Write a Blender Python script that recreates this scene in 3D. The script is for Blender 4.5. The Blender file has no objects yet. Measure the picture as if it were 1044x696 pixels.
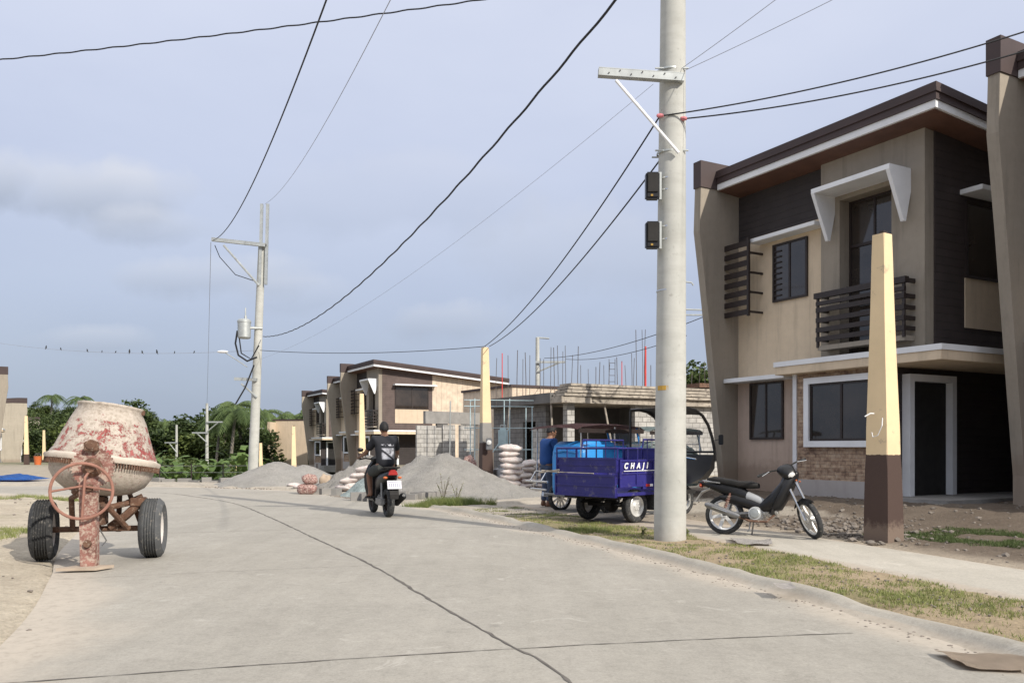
import bpy, bmesh, math, random
from mathutils import Vector, Matrix, noise as mnoise
R = math.radians
S = bpy.context.scene
COL = S.collection
rnd = random.Random(7)
H, F = 1.3, 860.0          # eye height, focal length in photograph pixels

def gp(px, py, z=0.0):
    """ground point seen at a photograph pixel"""
    Y = F * (H - z) / (py - 455.0)
    return Vector(((px - 522.0) * Y / F, Y, z))
def ap(px, py, Y):
    return Vector(((px - 522.0) * Y / F, Y, H + (455.0 - py) * Y / F))
def smooth(a, b, t):
    t = max(0.0, min(1.0, (t - a) / (b - a))); return t * t * (3 - 2 * t)
def nz(x, y, z=0.0, s=1.0):
    return mnoise.noise(Vector((x * s, y * s, z * s)))

# ------------------------------------------------------------------ materials
def rgb(c): return (c[0], c[1], c[2], 1.0)
class NT:
    def __init__(s, name):
        s.m = bpy.data.materials.new(name); s.m.use_nodes = True
        s.t = s.m.node_tree; s.t.nodes.clear()
        s.out = s.n('ShaderNodeOutputMaterial'); s.p = s.n('ShaderNodeBsdfPrincipled')
        s.l(s.p.outputs[0], s.out.inputs[0])
    def n(s, typ, **kw):
        x = s.t.nodes.new(typ)
        for k, v in kw.items(): setattr(x, k, v)
        return x
    def l(s, a, b): s.t.links.new(a, b)
    def noise(s, vec, scale, detail=5, rough=.6, dist=0):
        x = s.n('ShaderNodeTexNoise'); x.inputs['Scale'].default_value = scale
        x.inputs['Detail'].default_value = detail; x.inputs['Roughness'].default_value = rough
        x.inputs['Distortion'].default_value = dist
        if vec is not None: s.l(vec, x.inputs['Vector'])
        return x.outputs['Fac']
    def ramp(s, fac, stops):
        x = s.n('ShaderNodeValToRGB'); e = x.color_ramp.elements
        e[0].position, e[0].color = stops[0][0], rgb(stops[0][1])
        e[1].position, e[1].color = stops[-1][0], rgb(stops[-1][1])
        for p, c in stops[1:-1]:
            k = e.new(p); k.color = rgb(c)
        s.l(fac, x.inputs[0]); return x.outputs[0]
    def mix(s, fac, a, b, mode='MIX'):
        x = s.n('ShaderNodeMix', data_type='RGBA', blend_type=mode)
        for sock, v in ((x.inputs[0], fac), (x.inputs[6], a), (x.inputs[7], b)):
            if hasattr(v, 'links'): s.l(v, sock)
            elif isinstance(v, (int, float)): sock.default_value = v
            else: sock.default_value = rgb(v)
        return x.outputs[2]
    def math(s, op, a, b=0.0):
        x = s.n('ShaderNodeMath', operation=op)
        for sock, v in ((x.inputs[0], a), (x.inputs[1], b)):
            if hasattr(v, 'links'): s.l(v, sock)
            else: sock.default_value = v
        return x.outputs[0]
    def bump(s, h, strength=.3, dist=.02):
        x = s.n('ShaderNodeBump'); x.inputs['Strength'].default_value = strength
        x.inputs['Distance'].default_value = dist
        s.l(h, x.inputs['Height']); s.l(x.outputs[0], s.p.inputs['Normal'])
    def vec(s, kind='Object'):
        return s.n('ShaderNodeTexCoord').outputs[kind]
    def fin(s, col, rough=.8, metal=0.0, spec=.5):
        if hasattr(col, 'links'): s.l(col, s.p.inputs['Base Color'])
        else: s.p.inputs['Base Color'].default_value = rgb(col)
        s.p.inputs['Roughness'].default_value = rough
        s.p.inputs['Metallic'].default_value = metal
        s.p.inputs['Specular IOR Level'].default_value = spec
        return s.m

def M(name, c, rough=.8, metal=0.0, var=.15, scale=2.0, bump=0.0, bs=60, spec=.4, c2=None, amt=.5, dirt=None):
    t = NT(name); v = t.vec()
    a = t.noise(v, scale, 6)
    hi = c2 or tuple(min(1, k * (1 + var)) for k in c); lo = tuple(k * (1 - var) for k in c)
    col = t.ramp(a, [(.32, lo), (.68, hi)])
    if dirt:
        b = t.noise(v, scale * 3.1, 8, .7)
        col = t.mix(t.ramp(b, [(amt, (0, 0, 0)), (min(1, amt + .12), (1, 1, 1))]), col, dirt)
    if bump: t.bump(t.noise(v, bs, 4), bump, .01)
    return t.fin(col, rough, metal, spec)

MT = {}
def mat_wall(name, c, streak=.14, splash=.5):
    t = NT(name); v = t.vec(); sep = t.n('ShaderNodeSeparateXYZ'); t.l(v, sep.inputs[0])
    a = t.noise(v, .7, 6); g = t.noise(v, 5, 7, .7)
    mp = t.n('ShaderNodeMapping'); mp.inputs['Scale'].default_value = (3.2, 3.2, .22); t.l(v, mp.inputs[0]); st = t.noise(mp.outputs[0], 1.3, 6, .7)
    col = t.ramp(a, [(.3, tuple(k * .92 for k in c)), (.7, tuple(min(1, k * 1.06) for k in c))])
    col = t.mix(1.0, col, t.ramp(st, [(.30, (1 - streak * 1.6,) * 3), (.47, (1, 1, 1)), (.75, (1 + streak * .25,) * 3)]), 'MULTIPLY')
    col = t.mix(1.0, col, t.ramp(g, [(.3, (.93, .93, .92)), (.6, (1.02, 1.02, 1.02))]), 'MULTIPLY')
    f = t.ramp(t.math('ADD', sep.outputs[2], t.math('MULTIPLY', g, -.9)), [(.0, (splash,) * 3), (.30, (0, 0, 0))])
    col = t.mix(f, col, (.20, .14, .10))
    t.bump(t.math('ADD', t.noise(v, 3, 4), t.math('MULTIPLY', t.noise(v, 60, 3), .25)), .25, .02)
    return t.fin(col, .88)
MT['taupe'] = mat_wall('taupe_paint', (.29, .252, .203))
MT['beige'] = mat_wall('beige_paint', (.64, .52, .375))
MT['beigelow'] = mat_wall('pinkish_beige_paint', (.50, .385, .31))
MT['cream'] = mat_wall('cream_paint', (.56, .45, .33))
MT['litfin'] = mat_wall('pale_sunlit_render', (.38, .335, .27))  # grey-beige render, lightened to carry the sunlit look of the far fins
MT['white'] = M('white_paint', (.74, .75, .76), .6, var=.06, scale=2)
MT['whitewall'] = mat_wall('white_wall_paint', (.70, .71, .73), .10, .6)
MT['brown'] = M('brown_cap_paint', (.055, .036, .034), .6, var=.15, scale=1.5)
MT['soffit'] = M('wood_soffit', (.13, .065, .045), .6, var=.2, scale=2)
MT['darkpost'] = M('dark_brown_metal', (.028, .020, .018), .45, var=.15, scale=4)
MT['black'] = M('black_plastic', (.012, .012, .013), .35, var=.2, scale=5)
MT['blackmat'] = M('black_matte', (.018, .017, .016), .8, var=.25, scale=6)
MT['glassdark'] = M('dark_glass', (.016, .014, .013), .05, var=.1, scale=.9, c2=(.055, .042, .034), spec=.8)
MT['yellow'] = M('yellow_post_paint', (.73, .565, .345), .8, var=.10, scale=1.1, bump=.35, bs=35, dirt=(.40, .31, .21), amt=.62)
MT['brownpost'] = M('brown_post_paint', (.060, .034, .026), .6, var=.2, scale=2.0, bump=.2, bs=35, dirt=(.26, .21, .175), amt=.64)
def mat_post(name, c, c2, dirt, amt):
    t = NT(name); v = t.vec(); sep = t.n('ShaderNodeSeparateXYZ'); t.l(v, sep.inputs[0])
    n = t.noise(v, 1.2, 7, .65); f = t.noise(v, 14, 8, .75)
    col = t.ramp(n, [(.32, tuple(k * .9 for k in c)), (.68, tuple(min(1, k * 1.07) for k in c))])
    col = t.mix(t.ramp(t.noise(v, 4.5, 9, .75), [(amt, (0, 0, 0)), (amt + .07, (.8, .8, .8))]), col, dirt)
    d = t.math('ADD', sep.outputs[2], t.math('MULTIPLY', f, .05))
    col = t.mix(t.ramp(t.math('MULTIPLY', d, .5), [(.578, (1, 1, 1)), (.581, (0, 0, 0))]), col, c2)
    s = t.ramp(t.math('ADD', sep.outputs[2], t.math('MULTIPLY', f, -.38)), [(.0, (.7, .7, .7)), (.10, (0, 0, 0))])
    col = t.mix(s, col, (.20, .15, .115))
    t.bump(t.math('ADD', t.noise(v, 30, 4), f), .3, .008)
    return t.fin(col, .82)
MT['yellow'] = mat_post('yellow_post_paint', (.72, .56, .345), (.070, .042, .034), (.42, .33, .23), .60)
MT['brownpost'] = mat_post('brown_post_paint', (.062, .037, .029), (.062, .037, .029), (.24, .19, .16), .63)
MT['polecon'] = None
MT['steel'] = M('galvanised_steel', (.42, .44, .43), .5, .5, var=.15, scale=6)
MT['greysteel'] = M('grey_steel', (.25, .25, .25), .45, .7, var=.2, scale=8)
MT['cementgrey'] = M('raw_cement', (.25, .24, .225), .95, var=.22, scale=1.3, bump=.5, bs=25, dirt=(.14, .13, .12), amt=.6)
MT['cementdark'] = M('raw_cement_dark', (.13, .125, .12), .95, var=.25, scale=1.3, bump=.5, bs=25)
MT['rust'] = M('rusty_red_paint', (.23, .11, .088), .88, var=.35, scale=7, bump=.5, bs=40, dirt=(.40, .315, .255), amt=.47)
MT['rustdark'] = M('dark_rust', (.13, .07, .045), .85, var=.4, scale=9, bump=.4, bs=50, dirt=(.33, .27, .21), amt=.55)
MT['rubber'] = M('tyre_rubber', (.035, .036, .037), .9, var=.2, scale=8, bump=.2, bs=60, dirt=(.16, .15, .135), amt=.55)
MT['rubberdusty'] = M('dusty_tyre_rubber', (.085, .088, .09), .92, var=.2, scale=6, bump=.2, bs=60, dirt=(.24, .22, .19), amt=.56)
MT['chrome'] = M('chrome', (.62, .62, .62), .22, .9, var=.1)
MT['alloy'] = M('pale_alloy', (.62, .62, .60), .4, .4, var=.12, scale=9)
MT['blue'] = M('deep_blue_paint', (.026, .024, .16), .4, var=.2, scale=2.2, bump=.15, bs=9, dirt=(.12, .11, .17), amt=.57)
MT['skyblue'] = M('bright_blue_paint', (.03, .25, .62), .3, var=.12, scale=3)
MT['maroon'] = M('maroon_cloth', (.085, .038, .036), .8, var=.2, scale=3)
MT['greygreen'] = M('grey_green_roof', (.20, .25, .24), .6, var=.15, scale=3)
MT['red'] = M('red_plastic', (.30, .02, .018), .3)
MT['redpaint'] = M('red_paint', (.6, .06, .05), .5)
MT['orange'] = M('orange_plastic', (.50, .13, .04), .4)
MT['skin'] = M('brown_skin', (.20, .105, .065), .55, var=.08, scale=6)
MT['hair'] = M('black_hair', (.010, .009, .009), .6, var=.3, scale=60, bump=.6, bs=180)
MT['shorts'] = M('dark_grey_shorts', (.045, .048, .045), .9, var=.2, scale=12)
MT['jeans'] = M('blue_jeans', (.05, .07, .12), .9, var=.2, scale=12)
MT['blueshirt'] = M('blue_shirt_cloth', (.018, .07, .24), .85, var=.12, scale=8)
MT['bluetarp'] = M('blue_tarpaulin', (.02, .12, .42), .45, var=.2, scale=4, bump=.5, bs=12)
MT['cable'] = M('black_cable', (.012, .012, .014), .6)
MT['palecable'] = M('pale_cable', (.30, .31, .34), .6)
MT['insul'] = M('pink_insulator', (.55, .18, .20), .5)
MT['card'] = M('cardboard', (.38, .31, .24), .9, var=.15, scale=5)
MT['sheet'] = M('pale_plastic_sheet', (.52, .49, .46), .6, var=.12, scale=6, bump=.4, bs=10)
MT['sack'] = M('white_pink_sack', (.55, .50, .47), .8, var=.12, scale=4, bump=.5, bs=22, dirt=(.50, .26, .24), amt=.54)
MT['sackred'] = M('red_netted_sack', (.20, .09, .08), .9, var=.5, scale=14, bump=.9, bs=45, dirt=(.55, .44, .38), amt=.47)
MT['grass'] = None
MT['bark'] = M('bark', (.12, .10, .075), .95, var=.3, scale=5, bump=.6, bs=20)
MT['palmbark'] = M('palm_bark', (.20, .18, .15), .95, var=.3, scale=5, bump=.6, bs=20)
MT['lightblue'] = M('pale_blue_pipe', (.42, .54, .57), .5, var=.15, scale=6)
MT['wood'] = M('formwork_wood', (.36, .32, .265), .9, var=.3, scale=2, bump=.5, bs=20, dirt=(.15, .13, .115), amt=.52)
MT['rebar'] = M('rusty_rebar', (.10, .085, .08), .8, .2, var=.3, scale=9)
MT['bluegravel'] = M('blue_grey_gravel', (.23, .27, .26), .95, var=.35, scale=20, bump=1, bs=40)
MT['stonepeb'] = M('loose_stone', (.19, .165, .14), .95, var=.3, scale=4, bump=.6, bs=15)
MT['plate'] = M('plate_white', (.62, .62, .68), .5, var=.05)
MT['smudge'] = M('plate_violet', (.16, .13, .36), .6)
MT['greypanel'] = M('grey_panel', (.33, .34, .35), .35, var=.05)
MT['lens'] = M('clear_lens', (.6, .6, .58), .1, var=.05)

def mat_pole():
    t = NT('spun_concrete'); v = t.vec()
    sep = t.n('ShaderNodeSeparateXYZ'); t.l(v, sep.inputs[0])
    a = t.noise(v, 1.6, 7, .65); b = t.noise(v, 14, 5)
    mp = t.n('ShaderNodeMapping'); mp.inputs['Scale'].default_value = (1, 1, 5.5); t.l(v, mp.inputs[0])
    c = t.noise(mp.outputs[0], 1.2, 5)
    col = t.ramp(a, [(.3, (.36, .365, .335)), (.7, (.50, .50, .465))])
    col = t.mix(t.ramp(c, [(.48, (0, 0, 0)), (.7, (.5, .5, .5))]), col, (.34, .335, .305))
    col = t.mix(t.ramp(b, [(.62, (0, 0, 0)), (.72, (.5, .5, .5))]), col, (.23, .22, .20))
    base = t.ramp(t.math('ADD', sep.outputs[2], t.math('MULTIPLY', b, .35)), [(.1, (1, 1, 1)), (.42, (0, 0, 0))])
    col = t.mix(t.math('MULTIPLY', base, .55), col, (.27, .24, .20))
    t.bump(t.noise(v, 40, 4), .2, .006)
    return t.fin(col, .88)
MT['polecon'] = mat_pole()

def mat_clad(name, c, period=.14, axis=2, depth=.5, sharp=.08):
    """horizontal or vertical board cladding in object space"""
    t = NT(name); v = t.vec(); sep = t.n('ShaderNodeSeparateXYZ'); t.l(v, sep.inputs[0])
    f = t.math('FRACT', t.math('DIVIDE', sep.outputs[axis], period))
    groove = t.ramp(f, [(0, (0, 0, 0)), (sharp, (1, 1, 1))])
    a = t.noise(v, 2.5, 6)
    col = t.ramp(a, [(.3, tuple(k * .8 for k in c)), (.7, tuple(k * 1.2 for k in c))])
    col = t.mix(groove, tuple(k * .35 for k in c), col)
    t.bump(groove, depth, .02)
    return t.fin(col, .75)
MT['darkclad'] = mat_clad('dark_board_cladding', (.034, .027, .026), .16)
MT['litclad'] = mat_clad('sunlit_brown_cladding', (.10, .072, .064), .16)  # lighter copy for the far houses, sunlight on the boards put into the colour
MT['shadeclad'] = mat_clad('near_side_cladding', (.045, .034, .032), .16)  # same boards darkened, the near wall's shade put into the colour
MT['siding'] = mat_clad('cream_vertical_siding', (.58, .475, .365), .42, 1, .4, .05)

def mat_stone():
    t = NT('stacked_stone'); v = t.vec(); sep = t.n('ShaderNodeSeparateXYZ'); t.l(v, sep.inputs[0])
    cb = t.n('ShaderNodeCombineXYZ'); t.l(sep.outputs[0], cb.inputs[0]); t.l(sep.outputs[2], cb.inputs[1])
    warp = t.noise(v, 5, 3)
    b = t.n('ShaderNodeTexBrick'); t.l(cb.outputs[0], b.inputs['Vector'])
    b.inputs['Scale'].default_value = 1.0; b.inputs['Brick Width'].default_value = .26
    b.inputs['Row Height'].default_value = .075; b.inputs['Mortar Size'].default_value = .006
    b.offset_frequency = 2; b.squash = .7; b.squash_frequency = 3
    b.inputs['Color1'].default_value = rgb((.20, .125, .085)); b.inputs['Color2'].default_value = rgb((.52, .38, .26))
    b.inputs['Mortar'].default_value = rgb((.07, .05, .04)); b.inputs['Bias'].default_value = -.1
    n = t.noise(v, 9, 5)
    col = t.mix(.55, b.outputs['Color'], t.ramp(n, [(.35, (.14, .085, .065)), (.5, (.37, .25, .165)), (.68, (.55, .44, .33))]))
    t.bump(t.math('ADD', b.outputs['Fac'], t.math('MULTIPLY', n, -1.2)), .7, -.02)
    return t.fin(col, .85)
MT['stone'] = mat_stone()

def mat_block(name, c1, c2, mortar, axisx=0):
    t = NT(name); v = t.vec(); sep = t.n('ShaderNodeSeparateXYZ'); t.l(v, sep.inputs[0])
    cb = t.n('ShaderNodeCombineXYZ'); t.l(t.math('ADD', sep.outputs[0], sep.outputs[1]), cb.inputs[0]); t.l(sep.outputs[2], cb.inputs[1])
    b = t.n('ShaderNodeTexBrick'); t.l(cb.outputs[0], b.inputs['Vector'])
    b.inputs['Scale'].default_value = 1.0; b.inputs['Brick Width'].default_value = .41
    b.inputs['Row Height'].default_value = .21; b.inputs['Mortar Size'].default_value = .014
    b.inputs['Color1'].default_value = rgb(c1); b.inputs['Color2'].default_value = rgb(c2)
    b.inputs['Mortar'].default_value = rgb(mortar)
    n = t.noise(v, 4, 6)
    col = t.mix(1.0, b.outputs['Color'], t.ramp(n, [(.3, (.7, .7, .7)), (.7, (1.1, 1.1, 1.1))]), 'MULTIPLY')
    t.bump(b.outputs['Fac'], .6, -.01)
    return t.fin(col, .95)
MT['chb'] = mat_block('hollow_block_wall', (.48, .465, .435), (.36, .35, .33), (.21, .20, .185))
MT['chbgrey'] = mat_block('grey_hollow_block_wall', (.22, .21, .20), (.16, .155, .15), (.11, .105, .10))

def mat_drum():
    t = NT('drum_peeling_paint'); v = t.vec(); sep = t.n('ShaderNodeSeparateXYZ'); t.l(v, sep.inputs[0])
    z = sep.outputs[2]
    n = t.noise(v, 6.5, 12, .85, .3); n2 = t.noise(v, 22, 8, .7)
    crust = t.ramp(n2, [(.3, (.27, .225, .18)), (.5, (.44, .385, .325)), (.75, (.55, .50, .44))])
    band = t.ramp(z, [(.0, (.12, .12, .12)), (.10, (.5, .5, .5)), (.30, (1, 1, 1)), (.44, (.12, .12, .12)), (.6, (0, 0, 0))])
    m = t.math('MULTIPLY', t.ramp(t.math('ADD', n, t.math('MULTIPLY', n2, .25)), [(.63, (0, 0, 0)), (.65, (1, 1, 1))]), t.ramp(t.math('ADD', band, t.math('MULTIPLY', n2, .9)), [(.62, (0, 0, 0)), (.72, (1, 1, 1))]))
    red = t.ramp(t.noise(v, 12, 5), [(.35, (.22, .04, .036)), (.6, (.31, .09, .08)), (.75, (.45, .25, .22))])
    col = t.mix(m, crust, red)
    rustm = t.ramp(t.noise(v, 8, 9, .75), [(.60, (0, 0, 0)), (.68, (.7, .7, .7))])
    col = t.mix(rustm, col, (.22, .12, .075))
    t.bump(t.math('ADD', n2, t.math('MULTIPLY', m, -.5)), .6, .015)
    return t.fin(col, .9)
MT['drum'] = mat_drum()

def mat_shirt():
    t = NT('black_printed_shirt'); v = t.vec(); sep = t.n('ShaderNodeSeparateXYZ'); t.l(v, sep.inputs[0])
    x, y, z = sep.outputs
    n = t.noise(v, 9, 5, .6, .8)
    ax = t.math('ABSOLUTE', t.math('SUBTRACT', x, .02))
    inx = t.ramp(ax, [(.10, (1, 1, 1)), (.125, (0, 0, 0))])
    zz = t.math('ADD', z, t.math('MULTIPLY', x, .9))
    inz = t.ramp(zz, [(1.01, (0, 0, 0))] + [(1.03, (1, 1, 1))]) if False else None
    def band(lo, hi):
        c = t.n('ShaderNodeMapRange'); c.inputs[1].default_value = lo; c.inputs[2].default_value = lo + .02; t.l(z, c.inputs[0])
        d = t.n('ShaderNodeMapRange'); d.inputs[1].default_value = hi; d.inputs[2].default_value = hi - .02; t.l(z, d.inputs[0])
        return t.math('MULTIPLY', c.outputs[0], d.outputs[0])
    back = t.n('ShaderNodeMapRange'); back.inputs[1].default_value = .50; back.inputs[2].default_value = .47; t.l(y, back.inputs[0])
    mz = band(1.03, 1.25)
    # a dark diagonal stripe crosses the pale print
    dia = t.math('ABSOLUTE', t.math('ADD', t.math('SUBTRACT', z, 1.13), t.math('MULTIPLY', x, .8)))
    dm = t.n('ShaderNodeMapRange'); dm.inputs[1].default_value = .015; dm.inputs[2].default_value = .03; t.l(dia, dm.inputs[0])
    pr = t.math('MULTIPLY', t.math('MULTIPLY', mz, inx), t.math('MULTIPLY', back.outputs[0], dm.outputs[0]))
    pr = t.math('MULTIPLY', pr, t.ramp(n, [(.36, (.15, .15, .15)), (.55, (1, 1, 1))]))
    top = t.math('MULTIPLY', t.math('MULTIPLY', band(1.275, 1.325), inx), back.outputs[0])
    top = t.math('MULTIPLY', top, t.ramp(t.noise(v, 34, 2), [(.50, (0, 0, 0)), (.54, (1, 1, 1))]))
    col = t.mix(t.math('MAXIMUM', pr, top), (.016, .017, .022), (.42, .43, .47))
    return t.fin(col, .9)
MT['shirt'] = mat_shirt()

def mat_leaf(name, c1, c2, sc=.6):
    t = NT(name); v = t.vec(); oi = t.n('ShaderNodeObjectInfo')
    g = t.n('ShaderNodeNewGeometry')
    a = t.noise(v, sc, 3)
    f = t.math('ADD', t.math('MULTIPLY', a, .55), t.math('ADD', t.math('MULTIPLY', g.outputs['Random Per Island'], .35), t.math('MULTIPLY', oi.outputs['Random'], .3)))
    col = t.ramp(f, [(.3, c1), (.85, c2)])
    t.p.inputs['Roughness'].default_value = .6
    tr = t.n('ShaderNodeBsdfTranslucent'); t.l(col, tr.inputs[0])
    mx = t.n('ShaderNodeMixShader'); mx.inputs[0].default_value = .22
    t.l(t.p.outputs[0], mx.inputs[1]); t.l(tr.outputs[0], mx.inputs[2]); t.l(mx.outputs[0], t.out.inputs[0])
    return t.fin(col, .6, 0, .25)
MT['leafdark'] = mat_leaf('dark_foliage', (.030, .050, .018), (.105, .140, .044))
MT['leafmid'] = mat_leaf('mid_foliage', (.038, .060, .018), (.14, .175, .05))
MT['leafpalm'] = mat_leaf('palm_foliage', (.04, .07, .02), (.13, .18, .06))
MT['leafbanana'] = mat_leaf('banana_foliage', (.045, .085, .022), (.14, .21, .06))
MT['grass'] = mat_leaf('grass_blades', (.10, .145, .04), (.31, .32, .12), 5)
MT['grassdark'] = mat_leaf('green_lawn_blades', (.045, .072, .022), (.12, .155, .055), 3)

def mat_ground():
    t = NT('dirt_ground'); v = t.vec()
    at = t.n('ShaderNodeAttribute', attribute_name='Col')
    a = t.noise(v, 1.7, 8, .7); b = t.noise(v, 26, 6, .7); c = t.noise(v, 7, 6, .7)
    col = t.mix(1.0, at.outputs['Color'], t.ramp(a, [(.3, (.78, .76, .74)), (.7, (1.15, 1.15, 1.13))]), 'MULTIPLY')
    col = t.mix(1.0, col, t.ramp(b, [(.3, (.72, .72, .72)), (.7, (1.18, 1.17, 1.16))]), 'MULTIPLY')
    col = t.mix(t.ramp(c, [(.62, (0, 0, 0)), (.72, (.35, .35, .35))]), col, (.16, .13, .10))
    t.bump(t.math('ADD', b, c), .8, .03)
    return t.fin(col, .98, 0, .2)
MT['ground'] = mat_ground()

def mat_road(name, base, dustcol=(.45, .395, .325)):
    t = NT(name); v = t.vec()
    at = t.n('ShaderNodeAttribute', attribute_name='dust')
    a = t.noise(v, .35, 6, .6); b = t.noise(v, 2.2, 8, .7, .6); c = t.noise(v, 55, 8, .85)
    mp = t.n('ShaderNodeMapping'); mp.inputs['Rotation'].default_value = (0, 0, R(24)); mp.inputs['Scale'].default_value = (6, .55, 1); t.l(v, mp.inputs[0])
    d = t.noise(mp.outputs[0], 1.1, 6, .65)
    lo = tuple(k * .90 for k in base); hi = tuple(k * 1.08 for k in base)
    col = t.ramp(a, [(.3, lo), (.7, hi)])
    trk = t.noise(mp.outputs[0], .35, 3, .5); col = t.mix(1.0, col, t.ramp(trk, [(.38, (.965, .965, .96)), (.6, (1.015, 1.015, 1.015))]), 'MULTIPLY')
    col = t.mix(1.0, col, t.ramp(b, [(.28, (.90, .895, .89)), (.5, (1, 1, 1)), (.72, (1.05, 1.045, 1.04))]), 'MULTIPLY')
    col = t.mix(1.0, col, t.ramp(d, [(.3, (.95, .945, .94)), (.7, (1.03, 1.03, 1.025))]), 'MULTIPLY')
    col = t.mix(1.0, col, t.ramp(c, [(.3, (.76, .76, .755)), (.7, (1.18, 1.18, 1.17))]), 'MULTIPLY')
    e = t.noise(v, 3.3, 9, .75)
    col = t.mix(1.0, col, t.ramp(t.noise(v, 17, 9, .85), [(.34, (.84, .835, .825)), (.5, (1, 1, 1)), (.68, (1.09, 1.085, 1.075))]), 'MULTIPLY')
    dk = t.ramp(t.noise(v, 1.15, 10, .8, .8), [(.60, (0, 0, 0)), (.70, (.45, .45, .45))]); col = t.mix(dk, col, tuple(k * .74 for k in base))
    spots = t.ramp(t.noise(v, 5.3, 3), [(.70, (0, 0, 0)), (.76, (.65, .65, .65))])
    col = t.mix(spots, col, tuple(k * .62 for k in base))
    pal = t.ramp(t.noise(v, 1.9, 9, .78, 1.2), [(.585, (0, 0, 0)), (.64, (.55, .55, .55))])
    col = t.mix(pal, col, tuple(min(1, k * 1.28) for k in base))
    dm = t.math('MULTIPLY', at.outputs['Fac'], t.ramp(t.math('ADD', t.math('MULTIPLY', e, .8), t.math('MULTIPLY', at.outputs['Fac'], .6)), [(.42, (0, 0, 0)), (.72, (1, 1, 1))]))
    dn = t.mix(1.0, dustcol, t.ramp(t.noise(v, 9, 9, .8), [(.32, (.70, .69, .67)), (.5, (1, 1, 1)), (.7, (1.12, 1.11, 1.10))]), 'MULTIPLY')
    col = t.mix(dm, col, dn)
    t.bump(t.math('ADD', c, t.math('MULTIPLY', b, .6)), .35, .008)
    return t.fin(col, .9, 0, .3)
MT['road'] = mat_road('concrete_road', (.335, .315, .277))
MT['walk'] = mat_road('concrete_sidewalk', (.44, .41, .355), (.42, .35, .275))
MT['kerb'] = mat_road('concrete_kerb', (.37, .345, .30), (.40, .34, .27))
MT['crack'] = M('dark_joint', (.12, .108, .095), .95, var=.3, scale=9)
def mat_sand(name, c):
    t = NT(name); v = t.vec()
    a = t.noise(v, 1.5, 8, .7); b = t.noise(v, 45, 5, .75); c2 = t.noise(v, 9, 6, .7)
    col = t.ramp(a, [(.3, tuple(k * .82 for k in c)), (.7, tuple(k * 1.15 for k in c))])
    col = t.mix(1.0, col, t.ramp(b, [(.3, (.7, .7, .7)), (.7, (1.2, 1.2, 1.2))]), 'MULTIPLY')
    t.bump(t.math('ADD', b, c2), 1.0, .08)
    return t.fin(col, .98, 0, .2)
MT['sand'] = mat_sand('grey_sand', (.45, .43, .395))
MT['sandl'] = mat_sand('lumpy_grey_sand', (.40, .38, .35))

# ------------------------------------------------------------------ mesh helpers
def bmn(): return bmesh.new()
def obj(name, bm, mat, parent=None, smooth=False, angle=40, recalc=True):
    if recalc: bmesh.ops.recalc_face_normals(bm, faces=bm.faces[:])
    me = bpy.data.meshes.new(name); bm.to_mesh(me); bm.free()
    if isinstance(mat, str): mat = MT[mat]
    me.materials.append(mat)
    if smooth:
        me.shade_smooth()
        me.set_sharp_from_angle(angle=R(angle))
    o = bpy.data.objects.new(name, me); COL.objects.link(o)
    if parent: o.parent = parent
    return o
def tag(o, label=None, cat=None, group=None, kind=None):
    if label: o['label'] = label
    if cat: o['category'] = cat
    if group: o['group'] = group
    if kind: o['kind'] = kind
    return o
def thing(name, label, cat, loc=(0, 0, 0), rz=0.0, group=None):
    o = bpy.data.objects.new(name, None); COL.objects.link(o)
    o.empty_display_size = .2
    o.location = loc; o.rotation_euler = (0, 0, rz)
    return tag(o, label, cat, group)
def struct(name, bm, mat, **kw):
    return tag(obj(name, bm, mat, **kw), kind='structure')
def copy_tree(o, parent=None):
    c = o.copy(); COL.objects.link(c)
    if parent: c.parent = parent
    for ch in [k for k in o.children if k.name in S.objects]: copy_tree(ch, c)
    return c
def box(bm, x0, x1, y0, y1, z0, z1, bev=0.0, mat4=None):
    g = bmesh.ops.create_cube(bm, size=1.0); vs = g['verts']
    m = Matrix.Translation(((x0 + x1) / 2, (y0 + y1) / 2, (z0 + z1) / 2)) @ Matrix.Diagonal((abs(x1 - x0), abs(y1 - y0), abs(z1 - z0), 1))
    bmesh.ops.transform(bm, matrix=m, verts=vs)
    if bev:
        es = list({e for v in vs for e in v.link_edges})
        r = bmesh.ops.bevel(bm, geom=es, offset=bev, segments=2, affect='EDGES')
        vs = list({v for f in r['faces'] for v in f.verts} | {v for v in vs if v.is_valid})
    if mat4 is not None: bmesh.ops.transform(bm, matrix=mat4, verts=[v for v in vs if v.is_valid])
def tube(bm, pts, r, n=8, cap=True):
    pts = [Vector(p) for p in pts]; k = len(pts)
    rs = r if isinstance(r, (list, tuple)) else [r] * k
    rings = []; up = None
    for i, p in enumerate(pts):
        d = (pts[min(i + 1, k - 1)] - pts[max(i - 1, 0)])
        if d.length < 1e-9: d = Vector((0, 0, 1))
        d.normalize()
        if up is None:
            up = Vector((0, 0, 1)) if abs(d.z) < .9 else Vector((1, 0, 0))
        u = (up - d * up.dot(d)); u.normalize(); w = d.cross(u); up = u
        rings.append([bm.verts.new(p + (u * math.cos(2 * math.pi * j / n) + w * math.sin(2 * math.pi * j / n)) * rs[i]) for j in range(n)])
    for a, b in zip(rings, rings[1:]):
        for j in range(n): bm.faces.new((a[j], a[(j + 1) % n], b[(j + 1) % n], b[j]))
    if cap: bm.faces.new(rings[0][::-1]); bm.faces.new(rings[-1])
def rings_loft(bm, rings, closed=True, cap=True):
    vr = [[bm.verts.new(p) for p in r] for r in rings]; n = len(vr[0])
    for a, b in zip(vr, vr[1:]):
        for j in range(n if closed else n - 1): bm.faces.new((a[j], a[(j + 1) % n], b[(j + 1) % n], b[j]))
    if cap and closed: bm.faces.new(vr[0][::-1]); bm.faces.new(vr[-1])
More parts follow.
